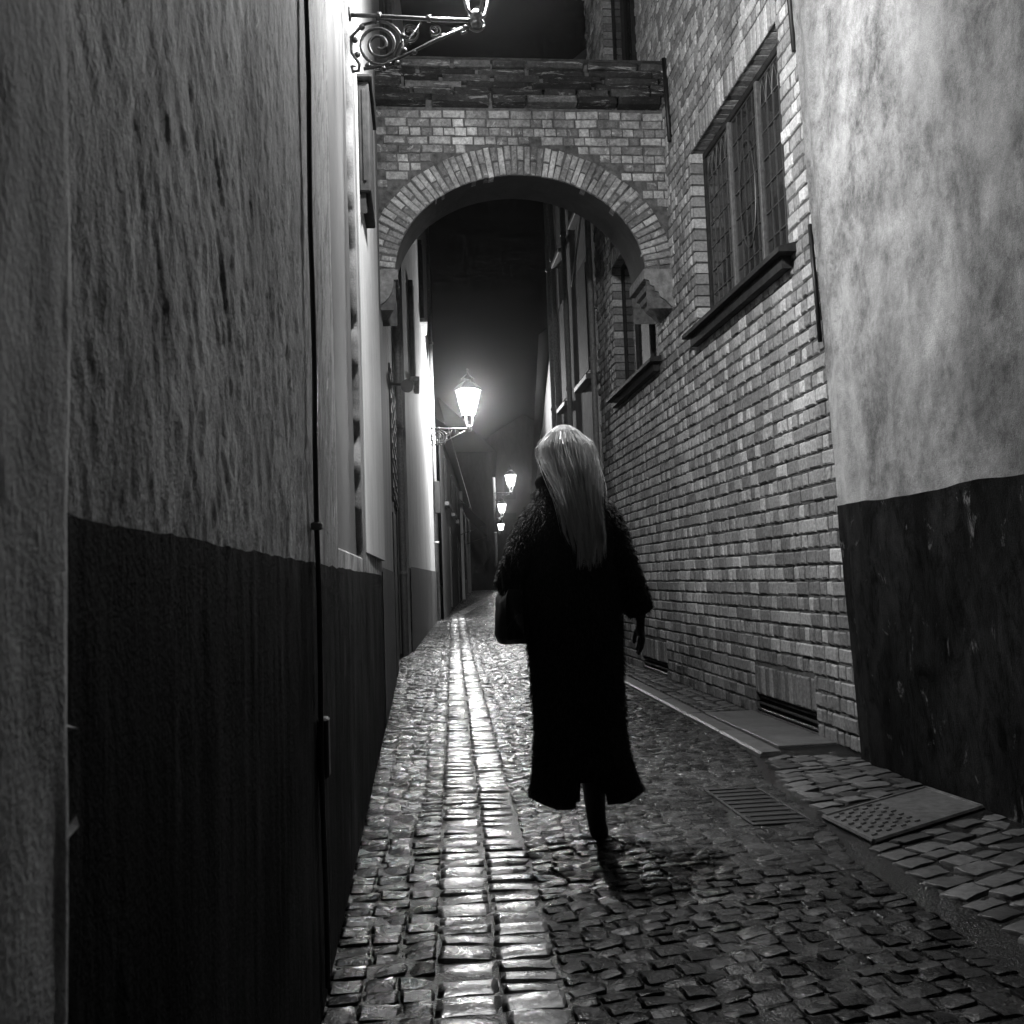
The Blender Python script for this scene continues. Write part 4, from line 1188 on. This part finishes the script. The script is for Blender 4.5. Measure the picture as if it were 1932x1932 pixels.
# the hem: two swinging lobes with a slit at the back
vv = []
for (x, y, z) in v:
    a = atan2(y - py, x - px)
    if z < .42:
        w = (.42 - z) / .23
        z2 = z + w * .012 * cos(a * 2 + .6) - w * .006 * sin(5 * a)
        if x > px + .08: x += w * w * .035
        if y < py:
            d = x - (px - .005)
            x += w * .02 * (1 if d > 0 else -1)
        z = z2
    vv.append((x, y, z))
ff = []
for q in f:
    c = [vv[i] for i in q]; cxm = sum(p[0] for p in c) / 4; cym = sum(p[1] for p in c) / 4; czm = sum(p[2] for p in c) / 4
    if abs(cxm - (px + .015)) < .012 + .05 * max(0, .30 - czm) / .1 and czm < .285: continue
    ff.append(q)
coat = obj('coat', vv, ff, M['coat'], body, True)
def sleeve(pts, rs):
    m = MB(); P = [Vector(p) for p in pts]; out = []; orr = []
    for i in range(len(P) - 1):
        for k in range(8): t = k / 8; out.append(P[i].lerp(P[i + 1], t)); orr.append(rs[i] + (rs[i + 1] - rs[i]) * t)
    out.append(P[-1]); orr.append(rs[-1])
    m.tube(out, orr, 20, True)
    return m
sl = sleeve([(px - .05, py, 1.36), (px - .13, py, 1.33), (px - .178, py - .01, 1.25), LE[:3], (px - .24, py + .03, 1.085), LWr[:3]], [.055, .075, .078, .076, .074, .066])
sr = sleeve([(px + .05, py, 1.36), (px + .12, py, 1.33), (px + .155, py - .01, 1.25), RE[:3], (px + .232, py - .01, 1.02), RWr[:3]], [.055, .075, .075, .072, .066, .058])
s1 = sl.build('sleeve', M['coat'], coat, True); s2 = sr.build('sleeve', M['coat'], coat, True)
m = MB().tube([(px - .01 + .1 * cos(a), py + .01 + .09 * sin(a), 1.475 + .012 * sin(2 * a)) for a in np.linspace(0, 2 * pi, 25)], .038, 10, False); m.build('collar', M['coat'], coat, True)
# fur: thousands of short hairs standing off the coat
fm_v = []; fm_f = []
def add_fur(verts, faces, count, ln):
    R_ = random.Random(len(verts)); tri = [q for q in faces if len(q) == 4]
    for _ in range(count):
        q = R_.choice(tri); a, b, c, d = (Vector(verts[i]) for i in q)
        s, t = R_.random(), R_.random()
        p = a.lerp(b, s).lerp(d.lerp(c, s), t)
        nr = (b - a).cross(d - a)
        if nr.length < 1e-9: continue
        nr.normalize()
        dr = (nr * .8 + Vector((R_.uniform(-.6, .6), R_.uniform(-.6, .6), -.75))).normalized()
        l = ln * R_.uniform(.5, 1.3); sd = dr.cross(Vector((R_.uniform(-1, 1), R_.uniform(-1, 1), R_.uniform(-1, 1)))).normalized() * .0011
        k = len(fm_v); mid = p + dr * l * .55
        fm_v.extend([tuple(p - sd), tuple(p + sd), tuple(mid + sd * .7), tuple(mid - sd * .7), tuple(p + dr * l + Vector((0, 0, -l * .25)))])
        fm_f.extend([(k, k + 1, k + 2, k + 3), (k + 3, k + 2, k + 4)])
add_fur(vv, ff, 26000, .019); add_fur(sl.v, sl.f, 6500, .018); add_fur(sr.v, sr.f, 6500, .018)
fo = obj('fur', fm_v, fm_f, M['fur'], coat); fo['kind'] = 'stuff'
# hair: a cap and a long fall, covered in fine strands
hk = [(1.712, px - .02, py + .01, .02, .02), (1.70, px - .02, py + .01, .042, .055), (1.675, px - .02, py + .008, .068, .084), (1.63, px - .019, py + .004, .088, .1), (1.57, px - .012, py - .012, .096, .098), (1.50, px - .004, py - .055, .088, .075), (1.43, px + .004, py - .115, .080, .045), (1.34, px + .014, py - .165, .072, .022), (1.24, px + .026, py - .188, .07, .012), (1.20, px + .03, py - .19, .05, .006)]
hv, hf = loft([(z, a, b, c * .88, d * .88) for z, a, b, c, d in hk if z > 1.4][::-1], 28)
hair = obj('hair', hv, hf, M['hair'], body, True)
sv_ = []; sf_ = []
R_ = random.Random(3)
zs_ = [q[0] for q in hk][::-1]
tones = []
for lk in range(120):                       # locks of hair, each a bundle of fine ribbons
    la = R_.uniform(0, 2 * pi) if lk < 34 else R_.uniform(pi * .92, pi * 2.08)
    back = sin(la) < .3
    lend = (1.12 + .36 * R_.random() ** .9) if back else R_.uniform(1.46, 1.6)
    lfan = R_.uniform(-1, 1); ltone = R_.random(); loff = R_.uniform(-.02, .07); lph = R_.uniform(0, 6.28); lam = R_.uniform(.002, .012)
    for _ in range(60):
        a0 = la + R_.gauss(0, .10); end = lend + R_.uniform(-.03, .05); w = R_.uniform(.0006, .0014)
        off = loff + R_.uniform(-.03, .03) + (R_.uniform(.1, .35) if R_.random() < .05 else 0); tw = R_.uniform(-1.2, 1.2); k0 = len(sv_); sp = R_.gauss(0, 1)
        tone = min(1, max(0, ltone + R_.uniform(-.25, .25)))
        for i, z in enumerate(np.linspace(1.708, end, 12)):
            c = [float(np.interp(z, zs_, [q[j] for q in hk][::-1])) for j in range(1, 5)]
            a = a0 + (pi * 1.5 - a0) * .3 * (i / 11) if back else a0
            e = 1.0 + off * (1 if z < 1.64 else .25)
            dn = max(0, (1.42 - z) / .25)
            x = c[0] + c[2] * e * cos(a) + lam * sin(lph + i * .55) * min(1, i / 5) + (lfan * .032 + sp * .004) * dn ** 1.4
            y = c[1] + c[3] * e * sin(a) - .003 - .004 * abs(sp) * dn
            ww = w * (1 if i < 9 else (11.4 - i) / 2.4)
            tx, ty = cos(a + pi / 2 + tw) * ww, sin(a + pi / 2 + tw) * ww
            sv_.extend([(x - tx, y - ty, z), (x + tx, y + ty, z)]); tones += [tone, tone]
        for i in range(11): q = k0 + 2 * i; sf_.append((q, q + 1, q + 3, q + 2))
so = obj('strands', sv_, sf_, M['hair'], hair); so['kind'] = 'stuff'
at = so.data.attributes.new('tone', 'FLOAT', 'POINT'); at.data.foreach_set('value', np.array(tones, dtype=np.float32))

# handbag on the left forearm
bag = empty('handbag', (px - .285, py + .03, .78), 'black leather handbag hanging from the left forearm of the walker', 'handbag')
bx, by = px - .262, py + .045
m = MB()
pr = [(-.055, .82), (-.066, .85), (-.058, .99), (-.04, 1.02), (.04, 1.02), (.058, .99), (.066, .85), (.055, .82)]
# soft body: lofted along y
vs = []; fs = []
secs = [(-.15, .55, .02), (-.14, .86, .0), (-.06, 1.0, 0), (.06, 1.0, 0), (.14, .86, 0), (.15, .55, .02)]
for (yo, k, dz) in secs:
    for (x, z) in pr: vs.append((bx + x * k, by + yo, z + dz + (.012 * sin(yo * 20) if z > .95 else 0)))
nn = len(pr)
for i in range(len(secs) - 1):
    for k in range(nn): fs.append((i * nn + k, i * nn + (k + 1) % nn, (i + 1) * nn + (k + 1) % nn, (i + 1) * nn + k))
fs += [tuple(range(nn)), tuple(len(vs) - nn + k for k in range(nn))[::-1]]
bo = obj('body', vs, fs, M['leather'], bag, True)
for xo in (-.035, .035):
    MB().tube([(bx + xo, by + .09 * cos(a), 1.02 + .13 * sin(a)) for a in np.linspace(0, pi, 15)], .007, 6).build('handle', M['leather'], bag, True)
for xo in (-.035, .035):
    for s_ in (-1, 1):
        MB().tube([(bx + xo + .002, by + s_ * .09 + .014 * cos(a), 1.015 + .014 * sin(a)) for a in np.linspace(0, 2 * pi, 11)], .003, 5).build('buckle_ring', M['steel'], bag)

# ---------------------------------------------------------------- damp night air
hz = NT('night_mist'); t_ = hz.t; t_.nodes.remove(hz.b)
pvn = t_.nodes.new('ShaderNodeVolumePrincipled'); pvn.inputs['Color'].default_value = (.95, .95, .95, 1); pvn.inputs['Density'].default_value = .0006; pvn.inputs['Anisotropy'].default_value = .95
t_.links.new(pvn.outputs[0], hz.out.inputs['Volume'])
ho = MB().box(-100, 100, -70, 130, -2, 24).build('haze', hz.m); ho['kind'] = 'stuff'
tag(ho, 'thin damp night mist glowing round the lamps', 'mist')
